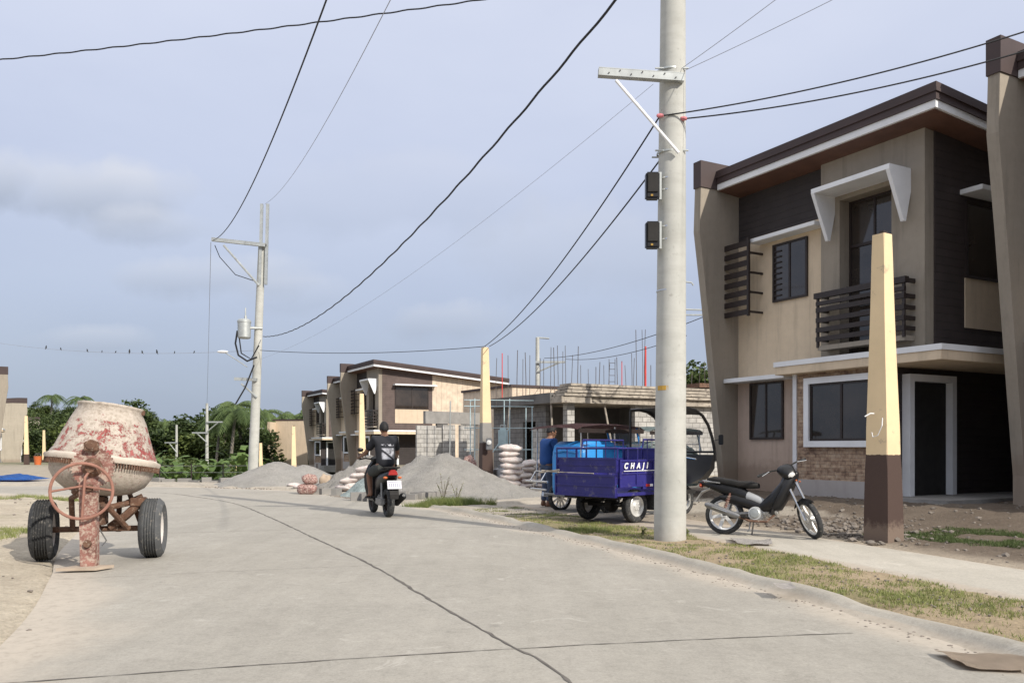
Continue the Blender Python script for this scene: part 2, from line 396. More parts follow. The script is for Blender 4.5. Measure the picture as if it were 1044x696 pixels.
def lathe(bm, prof, n=32, mat4=None, cap=False):
    rings = [[Vector((r * math.cos(2 * math.pi * j / n), r * math.sin(2 * math.pi * j / n), h)) for j in range(n)] for r, h in prof]
    if mat4 is not None: rings = [[mat4 @ p for p in r] for r in rings]
    rings_loft(bm, rings, True, cap)
def prism(bm, pts2, a0, a1, plane='yz'):
    """polygon extruded along the third axis"""
    def P(u, v, w):
        return Vector({'yz': (w, u, v), 'xz': (u, w, v), 'xy': (u, v, w)}[plane])
    A = [bm.verts.new(P(u, v, a0)) for u, v in pts2]; B = [bm.verts.new(P(u, v, a1)) for u, v in pts2]
    n = len(A)
    bm.faces.new(A[::-1]); bm.faces.new(B)
    for i in range(n): bm.faces.new((A[i], A[(i + 1) % n], B[(i + 1) % n], B[i]))
def ball(bm, c, r, sc=(1, 1, 1), seg=16, rings=10):
    g = bmesh.ops.create_uvsphere(bm, u_segments=seg, v_segments=rings, radius=r)
    bmesh.ops.transform(bm, matrix=Matrix.Translation(c) @ Matrix.Diagonal((*sc, 1)), verts=g['verts'])
AX_Y = Matrix.Rotation(R(90), 4, 'X')      # lathe axis Z -> -Y
AX_X = Matrix.Rotation(R(90), 4, 'Y')      # lathe axis Z -> X
def T(x, y, z): return Matrix.Translation((x, y, z))
def tyre(bm, R_, w, rim, axis, c, n=40, groove=0):
    """rounded tyre profile revolved"""
    h = w / 2; pr = [(rim, -h * .72), (rim + (R_ - rim) * .5, -h), (R_ - w * .16, -h * .9), (R_ - w * .03, -h * .62)]
    if groove:
        for k in range(groove):
            a = -h * .55 + 2 * h * .55 * (k + .5) / groove
            g = .010 * w / .2
            pr += [(R_, a - 2 * h * .55 / groove * .42), (R_ - .0, a - g), (R_ - .02, a - g * .8), (R_ - .02, a + g * .8), (R_, a + g)]
    else: pr += [(R_, -h * .3), (R_, h * .3)]
    pr += [(R_ - w * .03, h * .62), (R_ - w * .16, h * .9), (rim + (R_ - rim) * .5, h), (rim, h * .72), (rim, -h * .72)]
    lathe(bm, pr, n, T(*c) @ axis)

# ------------------------------------------------------------------ road and terrain
def catmull(P, step=.3):
    out = []
    for i in range(1, len(P) - 2):
        p0, p1, p2, p3 = [Vector((*q, 0)) for q in P[i - 1:i + 3]]
        m = max(2, int((p2 - p1).length / step))
        for j in range(m):
            t = j / m
            out.append(.5 * ((2 * p1) + (p2 - p0) * t + (2 * p0 - 5 * p1 + 4 * p2 - p3) * t * t + (3 * p1 - p0 - 3 * p2 + p3) * t ** 3))
    return out
RE = catmull([(6.6, -14), (5.5, -8), (4.6, -3), (3.85, 1), (3.05, 5.0), (2.38, 7.4), (1.75, 9.3), (1.15, 11), (.35, 13), (-.85, 16), (-2.45, 19), (-4.4, 22.2), (-6.3, 24.6), (-9, 26.4), (-12, 27.3), (-16, 27.8), (-24, 28.4), (-32, 29)], .25)
LE = catmull([(.8, -14), (0, -9), (-.7, -4), (-1.6, 0), (-3.3, 5.4), (-4.5, 8.2), (-5.1, 9.4), (-5.75, 10.8), (-7.45, 14.9), (-9.0, 18.5), (-10.6, 20.6), (-13, 22.2), (-17, 23), (-24, 23.6), (-32, 24)], .25)
def resample(P, n):
    L = [0]
    for a, b in zip(P, P[1:]): L.append(L[-1] + (b - a).length)
    out = []; k = 0
    for i in range(n):
        s = L[-1] * i / (n - 1)
        while k < len(L) - 2 and L[k + 1] < s: k += 1
        f = (s - L[k]) / max(1e-9, L[k + 1] - L[k]); out.append(P[k].lerp(P[k + 1], f))
    return out
def sdist(P, x, y):
    """signed distance to a polyline: positive on its right-hand side; returns (d, index)"""
    best = 1e9; bi = 0
    for i in range(0, len(P), 3):
        dx = P[i].x - x; dy = P[i].y - y; d = dx * dx + dy * dy
        if d < best: best = d; bi = i
    for i in range(max(0, bi - 3), min(len(P), bi + 4)):
        dx = P[i].x - x; dy = P[i].y - y; d = dx * dx + dy * dy
        if d < best: best = d; bi = i
    a = P[max(0, bi - 1)]; b = P[min(len(P) - 1, bi + 1)]
    t = (b - a).normalized(); s = (x - P[bi].x) * t.y - (y - P[bi].y) * t.x
    return (math.sqrt(best) if s > 0 else -math.sqrt(best)), bi
def offs(P, d, i):
    a = P[max(0, i - 2)]; b = P[min(len(P) - 1, i + 2)]; t = (b - a).normalized()
    return Vector((P[i].x + t.y * d, P[i].y - t.x * d, 0))

# local frame shared by the row of houses on the right
HX = Vector((.4811, -.8767, 0)); HY = Vector((.8767, .4811, 0)); HF = Vector((5.66, 21.08, 0)); HROT = math.atan2(-.8767, .4811)
def hloc(x, y):
    d = Vector((x, y, 0)) - HF; return d.dot(HX), d.dot(HY)

def farz(x, y):
    k = x / max(y, 1.0)
    w = smooth(-.53, -.44, k) * (1 - smooth(-.24, -.14, k)) if y > 5 else 0
    z = -w * min(4.2, .09 * max(0, y - 30.5))
    if k < -.44: z -= (1 - w) * .03 * max(0, y - 70) * (1 - smooth(110, 200, y))
    z += smooth(115, 270, y) * 6 * smooth(-.1, -.3, k) + smooth(150, 500, y) * 8
    return z
def groundz(x, y):
    """height of the loose ground beside the road"""
    z = farz(x, y)
    if -14 < y < 60 and -40 < x < 40:
        dr, _ = sdist(RE, x, y); dl, _ = sdist(LE, x, y)
        n = .03 * nz(x, y, 0, .9) + .015 * nz(x, y, 3, 3.1)
        if dr > 0:
            lx, ly = hloc(x, y)
            verge = smooth(.18, .34, dr)
            z += .055 * verge + n * smooth(.5, .9, dr)
            if 1.4 < dr < 3.3 and y < 19: z -= .04 * smooth(1.52, 1.7, dr) * (1 - smooth(3.0, 3.2, dr))
            if y < 24 and dr > 3.2:
                z += .16 * smooth(-3.0, -1.2, ly) * (1 - smooth(1.5, 5, -lx))
                z += (.05 * abs(nz(x, y, 9, 2.3)) + .03 * nz(x, y, 5, 6)) * smooth(3.2, 3.9, dr)
        elif dl < 0:
            z += smooth(0, .8, -dl) * (.05 + .06 * nz(x, y, 1, .5)) + n * smooth(.1, .6, -dl)
        else: z -= .06
        if dr > 0 and dr < .25: z -= .06 * (1 - dr / .25)
    return z
def gcol(x, y):
    k = x / max(y, 1)
    c = Vector((.36, .32, .26))
    if -14 < y < 60 and abs(x) < 40:
        dr, _ = sdist(RE, x, y); dl, _ = sdist(LE, x, y)
        lx, ly = hloc(x, y)
        if dl < 0 or dr < 0:
            c = Vector((.47, .415, .33))
            f = smooth(.05, .35, nz(x, y, 4, .55)) * smooth(1.0, 2.2, -dl)
            c = c.lerp(Vector((.24, .23, .12)), f * .55)
        else:
            if dr < 1.7: c = Vector((.37, .295, .20)).lerp(Vector((.22, .21, .10)), smooth(-.1, .4, nz(x, y, 8, 1.3)) * .6)
            elif y < 22:
                c = Vector((.40, .345, .275)).lerp(Vector((.155, .125, .098)), smooth(3.1, 3.8, dr) * smooth(-9.5, -7.0, lx + 3 * (y < 10)) if lx < -3 else smooth(3.1, 3.8, dr))
            if y >= 14 and dr < 6: c = c.lerp(Vector((.43, .39, .33)), smooth(14, 16.5, y))
    if y > 45: c = c.lerp(Vector((.12, .13, .06)), smooth(45, 80, y))
    return c
def axis(lo, hi, fine0, fine1, step, grow=1.28):
    a = []; v = fine0
    while v < fine1: a.append(v); v += step
    s = step; v = a[-1]
    while v < hi: s *= grow; v += s; a.append(v)
    s = step; v = fine0
    while v > lo: s *= grow; v -= s; a.insert(0, v)
    return a
def build_ground():
    xs = axis(-900, 900, -14, 12, .17, 1.16); ys = axis(-60, 1400, 2.5, 24, .17, 1.12)
    bm = bmn(); g = []; cols = []
    for y in ys:
        row = []
        for x in xs:
            row.append(bm.verts.new((x, y, groundz(x, y) - .004)))
            cols.append(gcol(x, y))
        g.append(row)
    for a, b in zip(g, g[1:]):
        for i in range(len(xs) - 1): bm.faces.new((a[i], a[i + 1], b[i + 1], b[i]))
    o = struct('ground', bm, 'ground', smooth=True, angle=180)
    ca = o.data.color_attributes.new('Col', 'FLOAT_COLOR', 'POINT')
    ca.data.foreach_set('color', [v for c in cols for v in (c.x, c.y, c.z, 1.0)])
build_ground()

def set_dust(o, vals):
    a = o.data.attributes.new('dust', 'FLOAT', 'POINT'); a.data.foreach_set('value', vals)
def build_road():
    N = 260; A = resample(LE, N); B = resample(RE, N); W = 26
    bm = bmn(); g = []; dust = []
    for a, b in zip(A, B):
        row = []
        for j in range(W + 1):
            f = j / W; p = a.lerp(b, f); w = (b - a).length
            row.append(bm.verts.new((p.x, p.y, farz(p.x, p.y) + .004 + .035 * math.sin(math.pi * f))))
            e = min(f, 1 - f) * w
            d = (1 - smooth(.0, (.85 if f < .5 else .5) * (1 + 1.1 * nz(p.x, p.y, 3, 1.1)), e)) * .85 + .25 * smooth(13, 22, p.y)
            dust.append(min(1, d))
        g.append(row)
    for a, b in zip(g, g[1:]):
        for i in range(W): bm.faces.new((a[i], a[i + 1], b[i + 1], b[i]))
    o = struct('road', bm, 'road', smooth=True, angle=180); set_dust(o, dust)
    # joints and the long crack between the two cast lanes
    def roadz(f, p): return farz(p.x, p.y) + .004 + .035 * math.sin(math.pi * f)
    def strip(bm, pts, w, sd, jag=.02):
        prev = None; r = random.Random(sd)
        for i, p in enumerate(pts):
            q = pts[min(i + 1, len(pts) - 1)]; o_ = pts[max(i - 1, 0)]; t = (q - o_); t.z = 0; t.normalize()
            nn = Vector((t.y, -t.x, 0)); ww = w * r.uniform(.45, 1.5); c = p + nn * r.uniform(-jag, jag)
            cur = (bm.verts.new(c + nn * ww / 2), bm.verts.new(c - nn * ww / 2))
            if prev: bm.faces.new((prev[0], prev[1], cur[1], cur[0]))
            prev = cur
    bm = bmn()
    # lane joint follows the observed line
    C = catmull([(2.6, -8), (1.9, -3), (1.35, 1), (.28, 4.64), (.0, 5.32), (-.62, 6.8), (-1.48, 8.94), (-2.9, 12.0), (-4.3, 15), (-6.1, 18.6), (-7.8, 21), (-9.5, 22.9), (-12.5, 24.6), (-17, 25.4), (-24, 26)], .12)
    pts = []
    for p in C:
        dr, _ = sdist(RE, p.x, p.y); dl, _ = sdist(LE, p.x, p.y); f = dl / max(.1, dl - dr)
        pts.append(Vector((p.x + .012 * nz(p.x, p.y, 0, 4), p.y, roadz(f, p) + .004)))
    strip(bm, pts, .024, 1, .006)
    struct('road_centre_joint', bm, 'crack', recalc=False)
    bm = bmn()
    for idx, (pa, pb, w) in enumerate([((-2.95, 4.55), (2.35, 5.82), .013), ((-1.2, .0), (3.3, 1.2), .02), ((-4.4, 8.2), (-1.4, 8.95), .006), ((-6.3, 12.1), (-.1, 13.5), .010), ((-8.4, 17.2), (-2.6, 18.6), .012)]):
        a = Vector((*pa, 0)); b = Vector((*pb, 0)); pts = []
        for i in range(61):
            p = a.lerp(b, i / 60); dr, _ = sdist(RE, p.x, p.y); dl, _ = sdist(LE, p.x, p.y); f = min(1, max(0, dl / max(.1, dl - dr)))
            pts.append(Vector((p.x, p.y + .012 * nz(p.x, p.y, 2, 3), roadz(f, p) + .004)))
        strip(bm, pts, w, 5 + idx, .003)
    struct('road_cross_joint', bm, 'crack', recalc=False)
    # rolled kerb
    bm = bmn(); prof = [(-.14, .0), (-.02, .006), (.03, .022), (.07, .06), (.11, .082), (.17, .085), (.22, .075), (.25, .03)]
    g = []; dust = []
    K = [i for i in range(len(RE)) if RE[i].y < 18]
    for i in K:
        row = []; e = .016 * nz(RE[i].x, RE[i].y, 0, 2.0) + .012 * nz(RE[i].x, RE[i].y, 4, 7)
        # worn, broken top edge
        br = max(0, nz(RE[i].x, RE[i].y, 7, 1.6)) * .05 + max(0, nz(RE[i].x, RE[i].y, 2, 5) - .15) * .09
        for (d, z) in prof:
            p = offs(RE, d + e, i); row.append(bm.verts.new((p.x, p.y, z - br * (z > .05) + .012 * nz(p.x, p.y, 3, 7))))
            dust.append(.55 + .4 * nz(p.x, p.y, 1, 2) if z < .05 else .15)
        g.append(row)
    for a, b in zip(g, g[1:]):
        for j in range(len(prof) - 1): bm.faces.new((a[j], a[j + 1], b[j + 1], b[j]))
    o = struct('kerb', bm, 'kerb', smooth=True, angle=60); set_dust(o, dust)
    # sidewalk
    bm = bmn(); g = []; dust = []
    K = [i for i in range(len(RE)) if -8 < RE[i].y < 17.2]
    for i in K:
        row = []; y = RE[i].y
        a0 = 1.52 + .05 * nz(y, 0, 0, .8); a1 = 3.12 + .06 * nz(y, 3, 0, .7)
        for j in range(15):
            f = j / 14; p = offs(RE, a0 + (a1 - a0) * f, i)
            row.append(bm.verts.new((p.x, p.y, .058 + (-.03 if j in (0, 14) else 0))))
            dust.append((1 - smooth(0, .16, min(f, 1 - f))) * .9 + smooth(10.5, 14, p.y) * .6)
        g.append(row)
    for a, b in zip(g, g[1:]):
        for j in range(14): bm.faces.new((a[j], a[j + 1], b[j + 1], b[j]))
    o = struct('sidewalk', bm, 'walk', smooth=True, angle=180); set_dust(o, dust)
build_road()

# ------------------------------------------------------------------ grass
def blade(bm, x, y, z, h, w, r):
    a = r.uniform(0, 6.28); dx, dy = math.cos(a) * w, math.sin(a) * w; b = r.uniform(0, 6.28); l = h * r.uniform(.2, .9)
    v = [bm.verts.new((x - dx, y - dy, z)), bm.verts.new((x + dx, y + dy, z)), bm.verts.new((x + math.cos(b) * l, y + math.sin(b) * l, z + h))]
    bm.faces.new(v)
def grass(name, label_, areas, mat, sd):
    """areas: list of (fn giving a random x,y or None, count, hmin, hmax)"""
    r = random.Random(sd); bm = bmn()
    for fn, n, h0, h1 in areas:
        for _ in range(n):
            q = fn(r)
            if q is None: continue
            x, y = q
            for _ in range(3): blade(bm, x + r.gauss(0, .02), y + r.gauss(0, .02), groundz(x, y) - .01, r.uniform(h0, h1), r.uniform(.003, .006), r)
    tag(obj(name, bm, mat, recalc=False), label_, 'grass', kind='stuff')
RV = [i for i in range(len(RE)) if 3.5 < RE[i].y < 16.5]
def verge_pt(r):
    i = r.choice(RV); d = r.uniform(.27, 1.5)
    y = RE[i].y
    p = offs(RE, d, i).lerp(offs(RE, d, i + 1), r.random()); m = .45 * nz(p.x, p.y, 8, 1.1) + .9 * nz(p.x, p.y, 2, 4.2)
    if m + r.uniform(-.22, .22) < .10 + .22 * smooth(11.5, 15, y): return None
    return p.x + r.uniform(-.1, .1), p.y + r.uniform(-.1, .1)
def patch(px, py, rx, ry, thr=.0):
    c = gp(px, py, .05)
    def f(r):
        a = r.uniform(0, 6.28); q = math.sqrt(r.random()); x = c.x + rx * q * math.cos(a); y = c.y + ry * q * math.sin(a)
        if nz(x, y, 5, 1.7) < thr + q * .3 - .2: return None
        return x, y
    return f
grass('grass', 'patchy dry green grass on the verge between kerb and sidewalk', [(verge_pt, 30000, .012, .042)], 'grass', 1)
grass('grass', 'low dark green grass in front of the shaded house', [(patch(1000, 549, 1.5, 1.3, .08), 9000, .015, .05), (patch(1080, 552, 1.5, 1.1), 4000, .02, .06)], 'grassdark', 2)
grass('grass', 'thin grass patches on the sandy lot behind the mixer', [(patch(20, 508, 2.2, 1.1, .1), 3500, .04, .12), (patch(5, 545, .7, 1.2, .1), 1600, .03, .08), (patch(60, 500, 1.5, 1.2, .1), 1800, .04, .1)], 'grass', 3)
grass('grass', 'tall grass clump at the foot of the big sand pile', [(patch(458, 514, 1.0, .45, -.5), 2600, .05, .2), (patch(590, 541, .8, .35, -.2), 800, .03, .08)], 'grass', 4)

# ------------------------------------------------------------------ houses
def make_house(mirror=False):
    root = thing('two_storey_house', 'x', 'house')
    s = -1 if mirror else 1
    def P(name, bm, mat, parent=root, smooth=False):
        if mirror: bmesh.ops.transform(bm, matrix=Matrix.Diagonal((1, -1, 1, 1)), verts=bm.verts[:])
        return obj(name, bm, mat, parent, smooth)
    zf = -2.5
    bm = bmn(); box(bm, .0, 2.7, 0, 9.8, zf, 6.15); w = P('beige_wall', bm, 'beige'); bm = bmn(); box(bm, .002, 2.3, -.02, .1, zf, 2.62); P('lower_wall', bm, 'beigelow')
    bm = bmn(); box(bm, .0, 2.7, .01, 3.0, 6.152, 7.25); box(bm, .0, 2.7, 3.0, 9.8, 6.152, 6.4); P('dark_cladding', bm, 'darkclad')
    # taupe bay of the upper floor, built round the recessed balcony window
    bm = bmn(); y = -.15
    box(bm, 2.7, 3.2, y, .5, 2.95, 7.3); box(bm, 4.48, 5.22, y, .5, 2.95, 7.3); box(bm, 3.2, 4.48, y, .5, 6.36, 7.3); box(bm, 2.702, 5.2, .5, 9.6, 2.95, 6.4)
    P('upper_wall', bm, 'taupe')
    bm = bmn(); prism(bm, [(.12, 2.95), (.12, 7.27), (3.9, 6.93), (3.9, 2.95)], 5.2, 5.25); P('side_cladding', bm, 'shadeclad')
    bm = bmn(); prism(bm, [(3.9, -2.5), (3.9, 6.93), (9.8, 6.43), (9.8, -2.5)], 5.2, 5.262); P('side_siding', bm, 'siding')
    bm = bmn(); box(bm, 5.25, 5.275, 1.05, 3.6, 3.45, 4.45); P('side_panel', bm, 'cream')
    # ground floor
    bm = bmn(); box(bm, 2.34, 4.55, -.5, .0, .30, 2.66); P('stone_wall', bm, 'stone')
    bm = bmn()
    box(bm, 2.24, 2.345, -.53, 0, .0, 2.66); box(bm, 2.24, 4.58, -.54, -.5, -.3, .34)
    P('base_trim', bm, 'whitewall')
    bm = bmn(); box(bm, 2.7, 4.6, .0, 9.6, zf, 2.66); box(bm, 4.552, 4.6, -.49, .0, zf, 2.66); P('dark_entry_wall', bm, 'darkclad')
    bm = bmn(); box(bm, 4.6, 6.0, -.6, 4.0, -.6, .06); P('porch_slab', bm, 'cementgrey')
    bm = bmn()
    def rim(x0, x1, y0, y1, z0, z1, w=.14):
        box(bm, x0, x1, y0, y0 + w, z0, z1); box(bm, x0, x1, y1 - w, y1, z0, z1)
        box(bm, x0, x1, y0 + w, y1 - w, z1 - w, z1)
    dr = bmn(); bm = dr; rim(4.6, 4.78, .02, 1.52, .06, 2.52); d = P('door', dr, 'white')
    bm = bmn(); box(bm, 4.6, 4.63, .16, 1.38, .06, 2.38); P('door_panel', bm, 'blackmat', d)
    # slabs, ledges
    def slab(name, x0, x1, y0, y1, z0, z1, par=root, m='white'):
        bm = bmn(); box(bm, x0, x1, y0, y1, z0, z1, .008); return P(name, bm, m, par)
    slab('entry_canopy', 1.95, 6.0, -.78, 3.9, 2.66, 2.84, m='beige')
    c = bmn(); box(c, 1.93, 6.02, -.80, -.5, 2.84, 2.95); box(c, 5.7, 6.02, -.5, 3.92, 2.84, 2.95); box(c, 1.93, 2.15, -.5, 0, 2.84, 2.95); P('canopy_trim', c, 'white')
    c = bmn(); box(c, 1.94, 5.9, -.7, 3.85, 2.84, 2.93); P('canopy_top', c, 'cementgrey')
    slab('lower_ledge', .002, 1.95, -.5, 0, 2.62, 2.72)
    slab('window_ledge', .74, 2.72, -.38, 0, 5.93, 6.02)
    slab('side_ledge', 5.25, 5.72, .9, 4.1, 6.10, 6.20)
    # bracketed balcony canopy
    bm = bmn(); box(bm, 3.0, 4.92, -.80, -.15, 6.46, 6.56)
    for x in (3.0, 4.84): prism(bm, [(-.80, 6.46), (-.15, 6.46), (-.15, 6.10), (-.30, 5.50), (-.36, 5.50)], x, x + .08)
    P('bracket_canopy', bm, 'white')
    # windows
    def window(x0, x1, z0, z1, y, fr='darkpost', w=.05, mull=1, trim=None):
        b = bmn()
        box(b, x0, x1, y - .03, y + .03, z0, z0 + w); box(b, x0, x1, y - .03, y + .03, z1 - w, z1)
        box(b, x0, x0 + w, y - .03, y + .03, z0 + w, z1 - w); box(b, x1 - w, x1, y - .03, y + .03, z0 + w, z1 - w)
        for k in range(mull):
            xm = x0 + (x1 - x0) * (k + 1) / (mull + 1); box(b, xm - .025, xm + .025, y - .025, y + .03, z0 + w, z1 - w)
        f = P('window', b, fr)
        b = bmn(); box(b, x0 + .01, x1 - .01, y - .008, y + .02, z0 + .01, z1 - .01); P('pane', b, 'glassdark', f)
        if trim:
            b = bmn(); q = trim
            box(b, x0 - q, x1 + q, y - .08, y - .02, z0 - q, z0); box(b, x0 - q, x1 + q, y - .08, y - .02, z1, z1 + q)
            box(b, x0 - q, x0, y - .08, y - .02, z0, z1); box(b, x1, x1 + q, y - .08, y - .02, z0, z1)
            P('window_trim', b, 'white', f)
        return f
    f1 = window(1.17, 2.21, 4.47, 5.83, -.02)
    b = bmn()
    for k in range(9): box(b, 1.22, 1.44, -.06, -.035, 4.60 + k * .13, 4.63 + k * .13)
    P('jalousie', b, 'darkpost', f1)
    window(.44, 1.51, 1.23, 2.60, -.04)
    window(2.74, 4.40, 1.18, 2.42, -.52, trim=.13)
    f2 = window(3.2, 4.48, 3.05, 6.36, .18, mull=1)
    b = bmn(); box(b, 3.25, 4.43, .13, .17, 5.35, 5.41); P('transom', b, 'darkpost', f2)
    # side window
    b = bmn(); box(b, 5.25, 5.30, 1.05, 1.11, 4.45, 6.02); box(b, 5.25, 5.30, 3.54, 3.6, 4.45, 6.02); box(b, 5.25, 5.30, 1.11, 3.54, 5.96, 6.02); box(b, 5.25, 5.30, 1.11, 3.54, 4.45, 4.51); box(b, 5.25, 5.30, 2.3, 2.36, 4.51, 5.96)
    sw = P('window', b, 'darkpost'); b = bmn(); box(b, 5.255, 5.275, 1.06, 3.59, 4.46, 6.01); P('pane', b, 'glassdark', sw)
    # railing
    b = bmn()
    for z in (3.33, 3.53, 3.74, 3.96): box(b, 2.86, 5.02, -.50, -.43, z, z + .10)
    box(b, 2.82, 5.06, -.52, -.40, 4.26, 4.38); box(b, 2.86, 5.02, -.50, -.43, 4.11, 4.19)
    for x in (2.86, 4.96):
        for z in (3.33, 3.53, 3.74, 3.96, 4.27): box(b, x, x + .06, -.43, -.15, z + .01, z + .09)
        box(b, x + .002, x + .058, -.48, -.44, 3.2, 4.37)
    P('balcony_railing', b, 'darkpost')
    b = bmn(); box(b, 2.88, 5.0, -.46, -.15, 3.14, 3.24); P('balcony_floor', b, 'taupe')
    b = bmn()
    for k in range(8):
        z = 4.22 + k * .235; box(b, .002, .80, -.47, -.43, z, z + .13)
        if k % 2 == 0: box(b, .79, .83, -.43, -.0, z + .04, z + .09)
    box(b, .78, .84, -.49, -.43, 4.18, 6.05)
    P('louvre_screen', b, 'darkpost')
    # fin wall with cap
    b = bmn(); prism(b, [(-.46, -2.5), (-.46, .2), (-1.02, 4.6), (-1.26, 6.3), (-1.22, 7.36), (.3, 7.36), (9.8, 6.7), (9.8, -2.5)], -.22, 0)
    fw = P('fin_wall', b, 'taupe')
    b = bmn(); prism(b, [(-1.25, 7.36), (-1.25, 8.0), (-.3, 8.0), (9.9, 7.2), (9.9, 6.7), (.3, 7.36)], -.24, .03); P('fin_cap', b, 'brown', fw)
    # mono-pitch roof
    sl = .085
    def roofslab(z0, z1, e, x0=.035, m='brown', name='roof', par=root, x1=5.85, ymax=9.9):
        b = bmn(); y0 = -.73 - e
        prism(b, [(y0, z0 - sl * (y0 + .73)), (y0, z1 - sl * (y0 + .73)), (ymax, z1 - sl * (ymax + .73)), (ymax, z0 - sl * (ymax + .73))], x0, x1 + e)
        return P(name, b, m, par)
    rf = roofslab(7.52, 7.62, .02)
    roofslab(7.62, 7.68, .05, name='fascia_lip', par=rf); roofslab(7.68, 7.80, .03, name='fascia', par=rf)
    b = bmn(); roofslab(7.34, 7.48, .0, m='white', name='roof_trim', par=rf)
    roofslab(7.48, 7.52, .03, name='fascia', par=rf)
    b = bmn(); y0, y1 = -.68, 9.8; prism(b, [(y0, 7.32 - sl * .05), (y0, 7.338 - sl * .05), (y1, 7.338 - sl * (y1 + .73)), (y1, 7.32 - sl * (y1 + .73))], .04, 5.80); P('soffit', b, 'soffit', rf)
    return root
HG = 'two-storey houses of one design along the road'
h0 = make_house()
h0['label'] = 'near beige and taupe two storey house with bracketed white canopy behind the tall yellow post'; h0['group'] = HG
h0.location = (HF.x, HF.y, .24); h0.rotation_euler = (0, 0, HROT)
def put_house(src, loc, rz, label):
    c = copy_tree(src); c.location = loc; c.rotation_euler = (0, 0, rz); c['label'] = label; c['group'] = HG
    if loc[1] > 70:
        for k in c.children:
            if k.name.startswith('fin_wall'): k.material_slots[0].link = 'OBJECT'; k.material_slots[0].material = MT['litfin']
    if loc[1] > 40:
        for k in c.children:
            if k.name.startswith('side_cladding'): k.material_slots[0].link = 'OBJECT'; k.material_slots[0].material = MT['litclad']
    return c
p = HF + HX * 6.83 + HY * .86
put_house(h0, (p.x, p.y, .56), HROT, 'house cut by the right picture edge, showing a tall taupe fin wall with brown cap')
put_house(h0, (-11.7, 63.6, -.5), HROT, 'distant house with brown boarded side wall and cream siding above the sand piles')
put_house(h0, (-15.5, 76.5, -.35), HROT, 'distant house half hidden directly behind the brown boarded one')
put_house(h0, (-21.4, 91, -.7), HROT, 'far house with grey fin wall, left of the brown boarded pair')
put_house(h0, (-42.9, 69.4, -.1), HROT + math.pi, 'nearest house of the left row, cut by the left picture edge')
put_house(h0, (-59.7, 101.4, -.84), HROT + math.pi, 'second house of the left row with its leaning fin wall and brown cap')
put_house(h0, (-78.3, 137.4, -1.9), HROT + math.pi, 'farthest house of the left row, a grey wall between two yellow posts')

# plain firewall house left of the far row
def fire_house():
    r = thing('unfinished_house', 'plain beige blind house wall behind the left sand pile', 'house', (-28.3, 101, -3.1), R(-10))
    b = bmn(); prism(b, [(-1.6, -2), (-1.9, 7.2), (6, 6.9), (6, -2)], -.1, .15); b2 = bmn()
    box(b2, 0, 4.0, .0, .25, -2, 7.5); prism(b2, [(-1.3, -1), (-1.5, 7.3), (0, 7.3), (0, -1)], -.35, 0)
    b.free(); obj('fin_wall', b2, 'cream', r)
    b = bmn(); box(b, -3.4, -.36, .2, 7, -2, 6.4); obj('side_wall', b, 'taupe', r)
    b = bmn(); box(b, -.38, 4.05, -.06, .3, 7.5, 7.66); obj('wall_cap', b, 'brown', r)
    b = bmn(); box(b, -3.6, -.3, -.3, 7, 6.4, 6.62); obj('roof', b, 'white', r)
    b = bmn(); box(b, -1.6, -.9, .16, .22, 1.2, 3.0); w = obj('window', b, 'darkpost', r)
fire_house()

